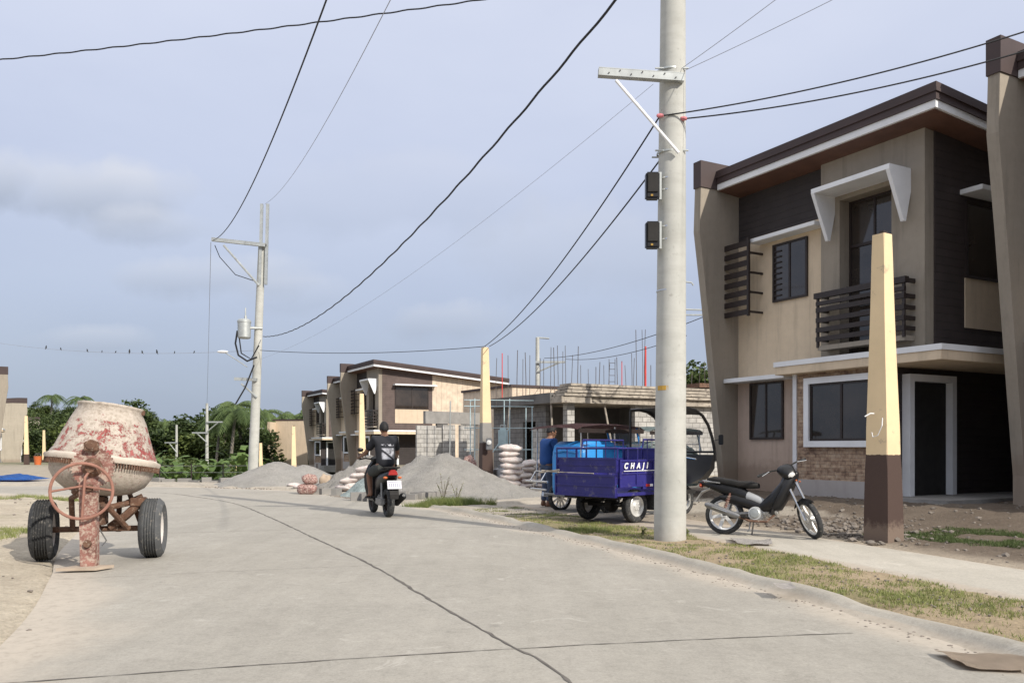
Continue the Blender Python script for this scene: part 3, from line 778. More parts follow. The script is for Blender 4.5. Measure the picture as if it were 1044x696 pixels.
# ------------------------------------------------------------------ construction site, centre right
def construction():
    K = Vector((2.15, 33.0, 0))
    r = thing('unfinished_block_house', 'unfinished single storey hollow block house with rebar above its roof slab', 'house', K, HROT)
    b = bmn()
    box(b, -6.2, -3.5, 0, .18, -.5, 3.0); box(b, -3.5, -2.43, 0, .18, 2.35, 3.0); box(b, -2.43, -1.6, 0, .18, -.5, 3.0)
    box(b, -6.2, -6.0, .18, 9, -.5, 3.0)
    obj('grey_wall', b, 'chbgrey', r)
    b = bmn(); box(b, -2.3, -1.5, -.25, -.02, -.5, 2.1); obj('lit_pier', b, 'chb', r)
    b = bmn(); box(b, -.32, 0, .02, .35, -.5, 3.0); box(b, -.3, 0, 3.3, 9.5, -.5, 2.99); obj('side_wall', b, 'chb', r)
    b = bmn(); box(b, -3.3, -2.9, .9, 9, -.4, 3.0); box(b, -3, -.4, 4.6, 4.9, -.4, 3.0); obj('inner_wall', b, 'cementdark', r)
    b = bmn(); box(b, -6.6, -.45, -.5, 0.9, 3.02, 3.42); obj('front_beam', b, 'cementdark', r)
    b = bmn(); box(b, -6.1, .3, .9, 9.6, 3.0, 3.24); box(b, -.45, .4, -.5, .9, 3.0, 3.24); sl = obj('roof_slab', b, 'wood', r)
    b = bmn()
    for k in range(4):
        box(b, -.4, .46 + .05 * math.sin(k * 2), -.4 + .1 * k, 9.3 + .2 * math.sin(k * 3), 3.26 + k * .13, 3.36 + k * .13)
    obj('formwork_boards', b, 'wood', r)
    b = bmn(); box(b, -.3, .5, 6.3, 9.6, 3.80, 3.98); obj('roof_edge_blocks', b, 'rustdark', r)
    rr = random.Random(11)
    spots = [(527, 357), (533, 366), (540, 362), (551, 365), (554, 366), (561, 354), (565, 354), (569, 352), (577, 352), (589, 353), (592, 372), (600, 376), (607, 374), (616, 372), (621, 371), (629, 364), (638, 372), (644, 360), (649, 336), (655, 336), (657, 336), (664, 372), (506, 365), (518, 362), (536, 359), (574, 358), (583, 362), (611, 369), (646, 365), (713, 372), (705, 380), (719, 368)]
    for i, (px, py) in enumerate(spots):
        Y = rr.uniform(36, 41); q = ap(px, py, Y); lx = (q - K).dot(HX); ly = (q - K).dot(HY)
        b = bmn(); tube(b, [(lx, ly, 3.0), (lx + rr.uniform(-.04, .04), ly, (q.z + 3) / 2), (lx + rr.uniform(-.07, .07), ly, q.z)], .013 if i % 3 else .017, 5)
        obj('rebar', b, 'rebar', r)
    for px, py, rad, y1 in ((512, 360, .02, 402), (658, 353, .045, 402), (634, 368, .018, 400)):
        q = ap(px, py, 37); lx = (q - K).dot(HX); ly = (q - K).dot(HY); b = bmn(); tube(b, [(lx, ly, 3.0), (lx, ly, q.z)], rad, 6)
        tag(obj('rebar', b, 'redpaint', r), 'red painted upright rod')
    q = ap(624, 366, 38); lx = (q - K).dot(HX); ly = (q - K).dot(HY); b = bmn()
    for dx in (-.12, .12): tube(b, [(lx + dx * .5, ly + dx, 3.0), (lx + dx * .5, ly + dx, q.z)], .014, 5)
    for k in range(8): tube(b, [(lx - .06, ly - .12, 3.1 + k * .28), (lx + .06, ly + .12, 3.1 + k * .28)], .011, 4)
    obj('rebar_cage', b, 'rebar', r)
construction()
def parapet_house():
    a = ap(522, 393, 46); b_ = ap(643, 391, 50)
    r = thing('flat_roofed_house', 'beige flat roofed house with dark edge behind the unfinished house', 'house', (a.x, a.y, 0), math.atan2(b_.y - a.y, b_.x - a.x))
    L = (b_ - a).length
    b = bmn(); box(b, 0, L, 0, 6, -.5, 4.55); obj('wall', b, 'siding', r)
    b = bmn(); box(b, -.1, L + .1, -.08, 6.1, 4.55, 4.68); obj('roof', b, 'brown', r)
parapet_house()
def block_walls():
    a = ap(425, 432, 40); c = ap(486, 430, 41.5)
    r = thing('block_wall', 'white hollow block wall with a dark gap below the brown boarded house', 'wall', (a.x, a.y, 0), math.atan2(c.y - a.y, c.x - a.x))
    b = bmn(); box(b, 0, 1.0, 0, .15, -.5, 2.3); box(b, 1.35, 2.0, 0, .15, -.5, 2.35); box(b, 1.0, 1.35, .1, .2, -.5, 2.2)
    box(b, 2.25, 3.0, .02, .17, -.5, 2.35); obj('blocks', b, 'chb', r)
    a = ap(437, 437, 44); c = ap(503, 430, 47)
    r = thing('concrete_beam_wall', 'dark grey unfinished wall with a beam behind the white block wall', 'wall', (a.x, a.y, 0), math.atan2(c.y - a.y, c.x - a.x))
    b = bmn(); box(b, -.2, 3.6, 0, .2, 2.5, 3.15); obj('beam', b, 'cementgrey', r)
    b = bmn(); box(b, .6, 1.3, .05, .2, -.5, 2.5); box(b, 2.3, 3.4, .05, .2, -.5, 2.5); obj('pier', b, 'cementdark', r)
block_walls()
def scaffold():
    r = thing('scaffold_frame', 'pale blue pipe scaffold behind the middle yellow post', 'scaffold', (-1.2, 27.2, 0), R(12))
    b = bmn()
    for x in (0, 1.15, 1.9):
        for y in (0, .9): tube(b, [(x, y, -.1), (x, y, 2.85 - .25 * (x > 1.5))], .016, 6)
    obj('upright', b, 'lightblue', r)
    b = bmn()
    for z in (1.2, 1.9, 2.6, 2.8): tube(b, [(-.35, 0, z), (1.95, 0, z)], .012, 6); tube(b, [(0, 0, z), (0, .9, z)], .012, 6)
    tube(b, [(0, 0, .3), (1.15, 0, 1.9)], .016, 6)
    obj('rail', b, 'lightblue', r)
    r = thing('water_container', 'light blue plastic container hung on the scaffold right of the middle yellow post', 'container', (-.28, 26.4, 1.25))
    b = bmn(); box(b, -.15, .15, -.12, .12, 0, .62, .05); obj('tank', b, 'lightblue', r)
    b = bmn(); tube(b, [(-.08, 0, .6), (-.08, 0, .72), (.08, 0, .72), (.08, 0, .6)], .015, 6); obj('handle', b, 'steel', r)
scaffold()

# ------------------------------------------------------------------ yellow posts
PG = 'tapered yellow gate posts along the road'
def make_post(mid=False):
    r = thing('yellow_post', 'x', 'post', group=PG)
    def frus(z0, z1, h, n=8):
        def sec(z):
            f = z / h; a = .20 - .065 * f; bb = .185 - .085 * smooth(0, 1, f) - .01
            return [Vector((-a * .8, -bb, z)), Vector((a * (1 - .45 * f), -bb, z)), Vector((a * (1 - .45 * f), bb, z)), Vector((-a * .8, bb, z))]
        b = bmn(); rings_loft(b, [sec(z0 + (z1 - z0) * i / n) for i in range(n + 1)])
        bmesh.ops.bevel(b, geom=[e for e in b.edges if abs(e.verts[0].co.z - e.verts[1].co.z) > .05], offset=.012, segments=1, affect='EDGES')
        return b
    obj('brown_base', frus(-.3, 1.13, 3.95), 'brownpost', r)
    if mid:
        obj('cement_band', frus(1.13, 1.72, 3.95, 2), 'cementgrey', r); obj('yellow_shaft', frus(1.72, 3.95, 3.95), 'yellow', r)
    else: obj('yellow_shaft', frus(1.13, 3.95, 3.95), 'yellow', r)
    return r
p0 = make_post(); p0['label'] = 'tallest yellow post with brown base on the sidewalk before the near house'
p0.location = (4.88, 11.1, .03); p0.scale = (1, 1, 1.025); p0.rotation_euler = (0, 0, R(33))
b = bmn(); tube(b, [(-.16, .02, 1.66), (-.24, .02, 1.66), (-.30, .06, 1.62)], .008, 5); tube(b, [(-.16, -.10, 1.60), (-.20, -.12, 1.5), (-.185, -.05, 1.38), (-.185, .02, 1.36), (-.18, .04, 1.42)], .006, 5); obj('wire_loop', b, 'white', p0)
b = bmn(); box(b, -.03, .03, -.03, .03, 3.95, 4.0); tube(b, [(.03, 0, 3.98), (.09, 0, 4.0)], .012, 6); obj('top_bolt', b, 'darkpost', p0)
for (x, y, z, sc, lb) in [((495 - 522) * 25 / F, 25, .28, 1.0, 'middle yellow post beside the scaffold right of the big sand pile'),
                          ((369 - 522) * 40 / F, 40, -.15, 1.0, 'yellow post before the brown boarded house, left of the rider'),
                          ((299.5 - 522) * 50 / F, 50, -1.45, 1.0, 'yellow post rising behind the left sand pile before the blind beige wall'),
                          ((266 - 522) * 60 / F, 60, -2.4, 1.0, 'small yellow post just right of the leaning utility pole base'),
                          ((242 - 522) * 70 / F, 70, -3.4, 1.0, 'smallest yellow post left of the leaning utility pole'),
                          ((27 - 522) * 62 / F, 62, -.4, 1.0, 'larger yellow post at far left before the left row of houses'),
                          ((45 - 522) * 80 / F, 80, -1.1, 1.0, 'thinner yellow post at far left, beside the mixer drum')]:
    c = make_post(True) if x > -1 and y == 25 else copy_tree(p0)
    for k in list(c.children):
        if k.name.startswith('wire_loop'): bpy.data.objects.remove(k)
    c.location = (x, y, z); c['label'] = lb; c.rotation_euler = (0, 0, R(20)); c.scale = (sc, sc, sc)
# gear on the middle post
r = thing('meter_box', 'grey electric meter box fixed to the middle yellow post', 'meter box', ((499 - 522) * 25 / F, 24.7, 1.0))
b = bmn(); box(b, -.09, .09, -.08, .02, .2, .55, .02); obj('case', b, 'greysteel', r)
b = bmn(); lathe(b, [(.001, 0), (.07, 0), (.07, .05), (.001, .07)], 16, T(0, -.08, .42) @ AX_Y); obj('dial', b, 'lens', r, True)

# ------------------------------------------------------------------ utility poles and wires
UG = 'concrete utility poles'
def pole(name, label, base, top, r0, r1, n=28, group=UG):
    t = thing(name, label, 'utility pole', base, 0, group)
    d = Vector(top) - Vector(base); b = bmn(); k = 14
    tube(b, [d * (i / k) + Vector((0, 0, -.3 * (i == 0))) for i in range(k + 1)], [r0 + (r1 - r0) * i / k for i in range(k + 1)], n)
    obj('pole_shaft', b, 'polecon', t, True); return t
def channel(t, a, b_, w, name='crossarm', mat='steel'):
    a, b_ = Vector(a), Vector(b_); d = (b_ - a); L = d.length; q = d.to_track_quat('X', 'Z').to_matrix().to_4x4()
    bm = bmn(); m = T(*a) @ q
    box(bm, 0, L, -w / 2, w / 2, -w / 2, -w / 2 + w * .1, 0, m); box(bm, 0, L, -w / 2, w / 2, w / 2 - w * .1, w / 2, 0, m)
    box(bm, 0, L, w / 2 - w * .1, w / 2 - .001, -w / 2 + w * .1, w / 2 - w * .1, 0, m); box(bm, 0, L, -w * .5 + .002, -w * .38, -w / 2 + w * .1, w / 2 - w * .1, 0, m)
    return obj(name, bm, mat, t)
MPB = Vector((2.115, 11.3, .03)); MPT = Vector((2.17, 11.3, 9.6))
mp = pole('utility_pole', 'thick pale concrete utility pole in the centre foreground with two black boxes', MPB, MPT, .215, .15)
def L(px, py, Y=11.3): return ap(px, py, Y) - MPB
a = L(610, 74, 11.1); c = L(697, 80, 11.1); arm = channel(mp, a, c, .105)
b = bmn()
for k in range(7):
    b = bmn(); q = a.lerp(c, .12 + .13 * k); lathe(b, [(.001, 0), (.009, 0), (.009, .006), (.001, .006)], 8, T(q.x, q.y - .058, q.z + (.02 if k % 2 else -.02)) @ AX_Y); obj('bolt', b, 'darkpost', arm)
a = L(628, 82, 11.05); c = L(692, 156, 11.06); b = bmn(); tube(b, [a, c], .022, 6); obj('brace', b, 'white', mp)
for py in (74, 157): 
    z = L(683, py).z; b = bmn(); lathe(b, [(.165, z - .012), (.178, z - .012), (.178, z + .012), (.165, z + .012)], 24); tube(b, [(-.22, -.13, z), (.22, -.13, z)], .012, 6); tube(b, [(-.22, .13, z), (.22, .13, z)], .012, 6); obj('clamp_band', b, 'steel', mp, True)
for py in (184, 196, 233, 246, 297):
    z = L(683, py).z; rr_ = .205 - .0068 * z * 1.0; b = bmn(); lathe(b, [(rr_ - .012, z - .008), (rr_, z - .008), (rr_, z + .008), (rr_ - .012, z + .008)], 28); obj('clamp_band', b, 'chrome', mp, True)
for py in (190, 240):
    q = L(668, py, 11.15); t = thing('meter_box', 'upper black box strapped to the foreground concrete pole' if py == 190 else 'lower black box strapped to the foreground concrete pole', 'meter box', q + MPB)
    b = bmn(); box(b, -.13, .05, -.07, .07, -.175, .175, .018); obj('case', b, 'black', t)
    b = bmn(); box(b, -.115, .03, -.09, -.071, -.10, .15, .008); obj('cover', b, 'blackmat', t)
    b = bmn(); box(b, -.07, -.04, -.078, -.071, -.15, -.125); obj('yellow_tag', b, M('tag_yellow', (.30, .19, .04)), t)
    b = bmn(); box(b, .05, .08, -.03, .03, -.18, .18); obj('bracket', b, 'steel', t)
b = bmn(); z = L(670, 396).z; rr_ = .2105 - .0068 * z
vs = []
for i in range(5):
    an = R(205 + i * 12); vs.append((rr_ * math.cos(an), rr_ * math.sin(an)))
for p_, q_ in zip(vs, vs[1:]):
    f = [b.verts.new((p_[0], p_[1], z - .03)), b.verts.new((q_[0], q_[1], z - .03)), b.verts.new((q_[0], q_[1], z + .03)), b.verts.new((p_[0], p_[1], z + .03))]; b.faces.new(f)
obj('yellow_mark', b, M('mark_ochre', (.50, .30, .06)), mp)
for px, py in ((673, 118), (697, 121)):
    q = L(px, py, 11.15); b = bmn(); lathe(b, [(.001, -.05), (.022, -.04), (.03, 0), (.022, .04), (.001, .05)], 10, T(q.x, q.y, q.z) @ AX_X); obj('insulator', b, 'insul', mp, True)
b = bmn()
for k in range(26):
    z = .6 + k * .33; an = R(-58); rr_ = .2135 - .0068 * z; lathe(b, [(.001, .004), (.010, .004)], 8, T(rr_ * math.cos(an) + .0058 * z, rr_ * math.sin(an), z) @ Matrix.Rotation(R(58 - 90), 4, 'Z') @ AX_Y)
b.free()
# leaning pole with transformer
q0 = ap(257.5, 488, 32); q0.z = 0; q1 = ap(269.5, 208, 32)
lp = pole('utility_pole', 'leaning concrete utility pole carrying the grey transformer', q0, ap(267, 250, 32), .19, .13)
def L2(px, py, Y=32): return ap(px, py, Y) - q0
for dx in (-3, 3): channel(lp, L2(268 + dx, 290, 31.9), L2(270 + dx, 208, 31.9), .10, 'top_channel')
channel(lp, L2(216, 244, 31.8), L2(271, 250, 31.8), .13); b = bmn(); tube(b, [L2(228, 250, 31.8), L2(264, 291, 31.8)], .04, 6); obj('brace', b, 'steel', lp)
channel(lp, L2(239, 386, 31.8), L2(262, 387, 31.8), .11); b = bmn(); tube(b, [L2(246, 391, 31.8), L2(262, 405, 31.8)], .035, 6); obj('brace', b, 'steel', lp)
b = bmn(); tube(b, [L2(252, 374, 31.7), L2(240, 366, 31.7), L2(229, 359, 31.7)], .02, 6); la = obj('lamp_arm', b, 'steel', lp)
b = bmn(); ball(b, L2(227, 358.5, 31.7), .12, (1.8, .9, .45), 12, 8); obj('lamp_head', b, 'white', la, True)
q = L2(249, 345, 31.7); b = bmn(); lathe(b, [(.001, 0), (.2, 0), (.24, .04), (.24, .58), (.255, .59), (.255, .66), (.2, .72), (.001, .74)], 24, T(q.x, q.y, q.z)); tr = obj('transformer', b, 'steel', lp, True)
b = bmn(); tube(b, [(q.x + .05, q.y, q.z + .72), (q.x + .05, q.y, q.z + .85)], .05, 8); tube(b, [(q.x + .05, q.y, q.z + .85), (q.x + .05, q.y, q.z + 1.15)], .025, 8); tube(b, [(q.x + .2, q.y, q.z + .4), (q.x + .62, q.y + .2, q.z + .42)], .05, 6); obj('bushing', b, 'steel', tr, True)
b = bmn(); tube(b, [L2(242, 337, 31.6), L2(240, 350, 31.6), L2(243, 362, 31.6), L2(252, 368, 31.6), L2(262, 364, 31.6)], .035, 6); tube(b, [L2(244, 345, 31.6), L2(246, 360, 31.6), L2(256, 366, 31.6), L2(264, 352, 31.6)], .025, 6); obj('drop_cable', b, 'cable', lp, True)
b = bmn(); tube(b, [L2(219, 250, 31.7), L2(224, 262, 31.7), L2(240, 280, 31.7), L2(258, 286, 31.7)], .016, 5); obj('drop_cable', b, 'cable', lp, True); b = bmn(); tube(b, [L2(259, 372, 31.6), L2(250, 395, 31.5), L2(240, 412, 31.4)], .03, 6); obj('drop_cable', b, 'cable', lp, True)
# small far poles
def farpole(px, ptop, pbase, Y, label, arms):
    base = ap(px, pbase, Y); t = pole('utility_pole', label, base, ap(px, ptop, Y), .16, .11, 14)
    for (x0, y0, x1, y1) in arms:
        channel(t, ap(x0, y0, Y - .2) - base, ap(x1, y1, Y - .2) - base, .12)
        s = 1 if x1 < px + 3 and x0 < px - 3 else -1
        b = bmn(); tip = (x0 + 4, y0) if s > 0 else (x1 - 4, y1); tube(b, [ap(tip[0], tip[1], Y - .2) - base, ap(px, tip[1] + 10, Y - .2) - base], .05, 5); obj('brace', b, 'steel', t)
    return t
farpole(180, 433, 505, 88, 'shorter distant utility pole left of the banana plants', [(168, 451, 181, 451)])
farpole(211, 411, 508, 72, 'taller distant utility pole among the banana plants', [(196, 441, 212, 441), (211, 430, 227, 430)])
sp = farpole(548, 344, 470, 50, 'slim distant pole rising behind the rebar of the unfinished house', [(546, 369, 576, 369)])
b = bmn(); bs_ = Vector(sp.location); tube(b, [ap(547, 344, 50) - bs_, ap(560, 345, 50) - bs_], .05, 6); obj('lamp_arm', b, 'steel', sp)
rp = farpole(689, 283, 485, 30, 'utility pole mostly hidden behind the foreground pole', [])
rb = Vector(rp.location)
for (x0, y0, x1, y1) in ((689, 286, 707, 288), (689, 315, 720, 316), (689, 321, 722, 321)):
    b = bmn(); tube(b, [ap(x0, y0, 30) - rb, ap(x1 - 2, y1, 30) - rb, ap(x1, y1 + 3, 30) - rb], .03, 6); obj('crossarm', b, 'steel', rp)

def cable(label, p0, p1, sag, r=.012, mat='cable', n=40, twist=0, name='overhead_cable'):
    p0, p1 = Vector(p0), Vector(p1); pts = []
    o_ = Vector(p0)
    for i in range(n + 1):
        f = i / n; p = p0.lerp(p1, f) - o_; p.z -= 4 * sag * f * (1 - f)
        if twist: p.z += twist * math.sin(f * 190) * .6; p.x += twist * math.cos(f * 190) * .6
        pts.append(p)
    b = bmn(); tube(b, pts, r, 6); o = obj(name, b, mat, None, True); o.location = o_
    return tag(o, label, 'cable')
cable('thick black cable from the transformer pole sagging up to the top centre', ap(268, 343, 31.8), (2.2, 6, 6.3), 1.1, .014, n=160, twist=.010)
cable('black cable from the left pole crossarm tip steeply up to the top edge', ap(217, 245, 31.8), (-1.2, 8, 7.1), .83, .012)
cable('thin pale wire from the top of the leaning pole to the top edge', ap(270, 208, 31.8), (-.67, 8, 6.5), .5, .005, 'palecable')
cable('wavy dark cable crossing the upper left sky', (-11.2, 13, 6.95), ap(676, -28, 11.3), .12, .011, n=160, twist=.010)
w5 = cable('thin level wire with small birds crossing the sky at the left', (-33, 48, 7.9), ap(262, 357, 31.8), .55, .006, 'palecable')
cable('thin wire from the leaning pole to the middle yellow post', ap(265, 357, 31.8), ap(495, 353, 25), .15, .010)
cable('left of two wires from the middle yellow post up to the foreground pole', ap(494, 353, 25), ap(673, 118, 11.2), .35, .011)
cable('right of two wires from the middle yellow post up to the foreground pole', ap(499, 353, 25), ap(676, 159, 11.2), .32, .011)
cable('upper wire from the hidden pole down to the slim distant pole', ap(722, 321, 30), ap(555, 365, 50), .35, .015)
cable('lower wire from the hidden pole down to the slim distant pole', ap(700, 342, 30), ap(577, 366, 50), .3, .014)
cable('left of two fine wires rising right from the crossarm of the foreground pole', ap(692, 72, 11.2), (4.9, 7, 7.2), .08, .004, 'palecable')
cable('right of two fine wires rising right from the crossarm of the foreground pole', ap(696, 73, 11.2), (6.2, 7, 6.9), .08, .004, 'palecable')
cable('upper of two black cables rising over the near house roof', ap(676, 118, 11.15), (9, 9, 7.05), .30, .010)
cable('lower of two black cables rising over the near house roof', ap(699, 121, 11.15), (9, 9, 6.78), .32, .010)
cable('very faint wire from the crossarm of the foreground pole down to the leaning pole', ap(666, 86, 11.2), ap(265, 366, 31.8), .5, .0028, 'palecable')
cable('hanging wire from the left crossarm tip to the distant pole below', ap(215, 247, 31.8), ap(211, 412, 72), .3, .010, 'palecable')
# birds on the wire
def bird_at(i, px):
    P0 = Vector((-33, 48, 7.9)); P1 = ap(262, 357, 31.8)
    lo, hi = 0.0, 1.0
    for _ in range(40):
        m = (lo + hi) / 2; p = P0.lerp(P1, m)
        if 522 + F * p.x / p.y < px: lo = m
        else: hi = m
    p = P0.lerp(P1, lo); p.z -= 4 * .55 * lo * (1 - lo)
    return p
def make_bird():
    b = bmn(); ball(b, (0, 0, .09), .055, (.8, 1.0, 1.5), 10, 8); ball(b, (0, .02, .19), .033, (1, 1, 1), 8, 6)
    tube(b, [(0, -.03, .05), (0, -.09, -.06)], [.025, .012], 5); tube(b, [(0, .05, .19), (0, .08, .185)], [.008, .002], 4)
    tube(b, [(0, 0, .03), (0, 0, 0)], .008, 4)
    o = obj('bird', b, 'blackmat', None, True); return o
bo = make_bird()
for i, px in enumerate((47, 62, 89, 104, 118, 132, 145, 160, 178, 198)):
    o = bo if i == 0 else bo.copy()
    if i: COL.objects.link(o)
    o.location = bird_at(i, px); o.rotation_euler = (0, 0, i * 1.3); s_ = (1.0, .75, .8, .6, .6, 1.1, .8, 1.0, .6, .6)[i]; o.scale = (s_ * .72,) * 3
    tag(o, 'small dark bird perched on the thin wire above the mixer', 'bird', 'birds perched on the wire')

# ------------------------------------------------------------------ piles, sacks, blocks
def pile(name, label, cone, mat, lump=.05, step=.09, ls=1.6):
    cx = sum(c[0] for c in cone) / len(cone); cy = sum(c[1] for c in cone) / len(cone)
    rad = max(c[2] for c in cone) * 1.25 + max(math.hypot(c[0] - cx, c[1] - cy) for c in cone)
    n = int(2 * rad / step); b = bmn(); g = {}
    def hh(x, y):
        z = -1
        for (a, c, r, h) in cone:
            d = math.hypot(x - a, y - c) / r; v = h * (1 - d) if d > .16 else h * (1 - .08 - d * d * 3.1)
            z = max(z, v) if abs(z - v) > .12 else max(z, v) + .02
        z += lump * nz(x, y, 0, ls) + lump * .35 * nz(x, y, 9, ls * 11) + lump * .5 * nz(x, y, 3, ls * 2.7) + lump * .22 * nz(x, y, 6, ls * 6)
        return z
    for i in range(n + 1):
        for j in range(n + 1):
            x = cx - rad + 2 * rad * i / n; y = cy - rad + 2 * rad * j / n; g[i, j] = (x - cx, y - cy, hh(x, y))
    vv = {}
    def V(k):
        if k not in vv:
            x, y, z = g[k]; vv[k] = b.verts.new((x, y, max(z, -.25)))
        return vv[k]
    for i in range(n):
        for j in range(n):
            ks = [(i, j), (i + 1, j), (i + 1, j + 1), (i, j + 1)]
            if max(g[k][2] for k in ks) > -.15: b.faces.new([V(k) for k in ks])
    # give the heap an underside
    ring = bmesh.ops.extrude_edge_only(b, edges=[e for e in b.edges if e.is_boundary])
    for v in [e for e in ring['geom'] if isinstance(e, bmesh.types.BMVert)]: v.co.z = -.5
    o = obj(name, b, mat, None, True, 180); o.location = (cx, cy, farz(cx, cy) * 0 + .0)
    return tag(o, label, 'sand pile')
pile('sand_pile', 'large grey sand pile right of the rider with a smooth long slope', [(-2.35, 22.6, 1.75, 1.12), (-1.75, 22.3, 2.2, 1.18), (-1.0, 21.7, 2.0, .62), (-3.0, 22.2, 1.2, .72)], 'sand', .11)
pile('sand_pile', 'lumpy dark grey pile of sand just left of the rider', [(-4.25, 24.9, 1.35, 1.10), (-4.7, 24.6, 1.1, .75), (-3.7, 24.6, 1.2, .8)], 'sandl', .16, .08, 3)
pile('sand_pile', 'broad grey sand pile farthest left beside the leaning pole', [(-7.9, 28.3, 2.0, .86), (-6.9, 28.2, 1.6, .74), (-8.5, 28.5, 1.5, .5)], 'sand', .05)
pile('gravel_pile', 'small blue grey gravel pile at the road edge behind the rider', [(-3.55, 22.3, 1.0, .74)], 'bluegravel', .06, .07, 4)['category'] = 'gravel pile'
def block_thing(label, group, x, y, z, rz, s=(.40, .15, .19), mat='cementgrey', name='concrete_block', tilt=0):
    b = bmn(); sx, sy, sz = s
    # hollow block: outer shell with two cores
    xs = [-sx / 2, -sx / 2 + .035, -.02, .02, sx / 2 - .035, sx / 2]; ys = [-sy / 2, -sy / 2 + .03, sy / 2 - .03, sy / 2]
    for i in range(5):
        for j in range(3):
            if j == 1 and i in (1, 3): continue
            box(b, xs[i], xs[i + 1], ys[j], ys[j + 1], 0, sz)
    bmesh.ops.remove_doubles(b, verts=b.verts[:], dist=.0005)
    o = obj(name, b, mat); o.location = (x, y, z); o.rotation_euler = (tilt, 0, rz)
    return tag(o, label, 'concrete block', group)
rr = random.Random(5)
cb = block_thing('upright grey hollow block in the row along the foot of the big sand pile', 'hollow blocks lining the sand pile', -4.05, 20.9, 0, 0)
for i in range(10):
    o = cb.copy() if i else cb
    if i: COL.objects.link(o)
    px = 366 + i * 8.6 + (8 if i > 3 else 0); q = gp(px, 510.5 + rr.uniform(-1.2, 1)); o.location = (q.x, q.y, .0); o.rotation_euler = (0, 0, rr.uniform(-.5, .5)); o.scale = (rr.uniform(.8, 1.05), 1.2, rr.uniform(.9, 1.15))
cb2 = None
for i in range(16):
    o = cb.copy(); COL.objects.link(o); px = 152 + i * 11.4 + rr.uniform(-3, 3); py = 494.5 - (2.5 - .16 * i if i < 9 else 0) + .9 * max(0, i - 9) * .6
    q = gp(px, py); o.location = (q.x, q.y, farz(q.x, q.y) - .05); o.rotation_euler = (0, 0, rr.uniform(-.6, .6)); o.scale = (rr.uniform(.8, 1.5), 1.6, rr.uniform(.8, 1.6))
    tag(o, 'low broken concrete block in the row along the far edge of the road', 'concrete block', 'concrete blocks at the far road edge')
for i, (px, py, s_) in enumerate([(322, 503, 1.0), (333, 504, .9), (343, 505, 1.0)]):
    o = cb.copy(); COL.objects.link(o); q = gp(px, py); o.location = (q.x, q.y, 0); o.rotation_euler = (0, 0, i * .7); o.scale = (s_, 1, s_)
    tag(o, 'grey hollow block lying beside the reddish netted sack', 'concrete block', 'blocks beside the netted sack')
def make_sack(mat, seed, label, s=(.62, .40, .2), wob=.03):
    b = bmn(); ball(b, (0, 0, s[2] / 2), 1, (s[0] / 2, s[1] / 2, s[2] / 2), 20, 12)
    for v in b.verts:
        x, y, z = v.co; fx = x / (s[0] / 2); fy = y / (s[1] / 2)
        k = 1 / max(.35, max(abs(fx), abs(fy))) * math.hypot(fx, fy)
        v.co.x *= min(k, 1.35); v.co.y *= min(k, 1.3)
        v.co += Vector((nz(x, y, z + seed, 7), nz(y, x, z - seed, 7), nz(x, z, y + seed, 8))) * .025
    for v in b.verts: v.co += v.co.normalized() * (wob * nz(v.co.x, v.co.y, v.co.z + seed, 14 if wob < .05 else 5) + wob * .5 * nz(v.co.x, v.co.z, v.co.y + seed, 12))
    o = obj('sack', b, mat, None, True, 180); return o
sk = make_sack('sack', 0, ''); sk['category'] = 'sack'
first = True
def put_sack(x, y, z, rz, group, label, sc=1.0, tilt=(0, 0)):
    global first
    o = sk if first else sk.copy()
    if not first: COL.objects.link(o)
    first = False
    o.location = (x, y, z); o.rotation_euler = (tilt[0], tilt[1], rz + (math.pi if rr.random() > .5 else 0)); o.scale = (sc * rr.uniform(.86, 1.12), sc * rr.uniform(.85, 1.15), sc * rr.uniform(.9, 1.12))
    tag(o, label, 'sack', group)
for k in range(8): put_sack(-.03 + .05 * math.sin(k * 5), 23.9 + .03 * math.sin(k * 7), -.0 + k * .165, rr.uniform(-.35, .35), 'sacks in the tall stack', 'pinkish white sack in the tall single stack right of the middle yellow post', .95, (rr.uniform(-.1, .1), rr.uniform(-.12, .12)))
for k in range(5):
    for j in range(3):
        put_sack(.48 + j * .42 + rr.uniform(-.04, .04), 25.4 + .1 * j, k * .175, 1.57 + rr.uniform(-.2, .2), 'sacks in the wide stack', 'pinkish white sack in the wide stack behind the tricycle', .95, (rr.uniform(-.1, .1), rr.uniform(-.12, .12)))
for k, (px, py, z) in enumerate([(356, 489, .45), (365, 484, .55), (360, 495, .2), (372, 478, .62), (350, 497, .1)]):
    q = ap(px, py, 23.4); put_sack(q.x, q.y + .1, q.z - .1, rr.uniform(-.6, .6), 'sacks on the lumpy pile', 'torn white sack lying on the lumpy sand pile', .8, (rr.uniform(-.4, .4), rr.uniform(-.3, .3)))
for k, (px, py) in enumerate([(300, 497), (306, 499)]):
    q = gp(px, py); put_sack(q.x, q.y, .02, rr.uniform(-.6, .6), 'sacks left of the netted sack', 'pale torn sack at the foot of the left sand pile', .7)
o = make_sack('sackred', 4, '', (.50, .36, .34), .05); q = gp(313, 504); o.location = (q.x, q.y, -.02); tag(o, 'reddish brown netted sack lying at the road edge', 'sack'); o2 = make_sack('sackred', 14, '', (.42, .32, .30), .06); o2.location = (q.x + .03, q.y + .05, .27); o2.rotation_euler = (.1, .15, .5); tag(o2, 'smaller reddish netted sack on top of the one at the road edge', 'sack')
o = make_sack('sack', 9, '', (.34, .30, .55), .07); q = gp(327, 501); o.location = (q.x + .1, q.y + .2, -.03); o.name = 'sack'; tag(o, 'cream white upright sack right behind the reddish netted sack', 'sack')
o.data.materials.clear(); o.data.materials.append(MT['cream'])
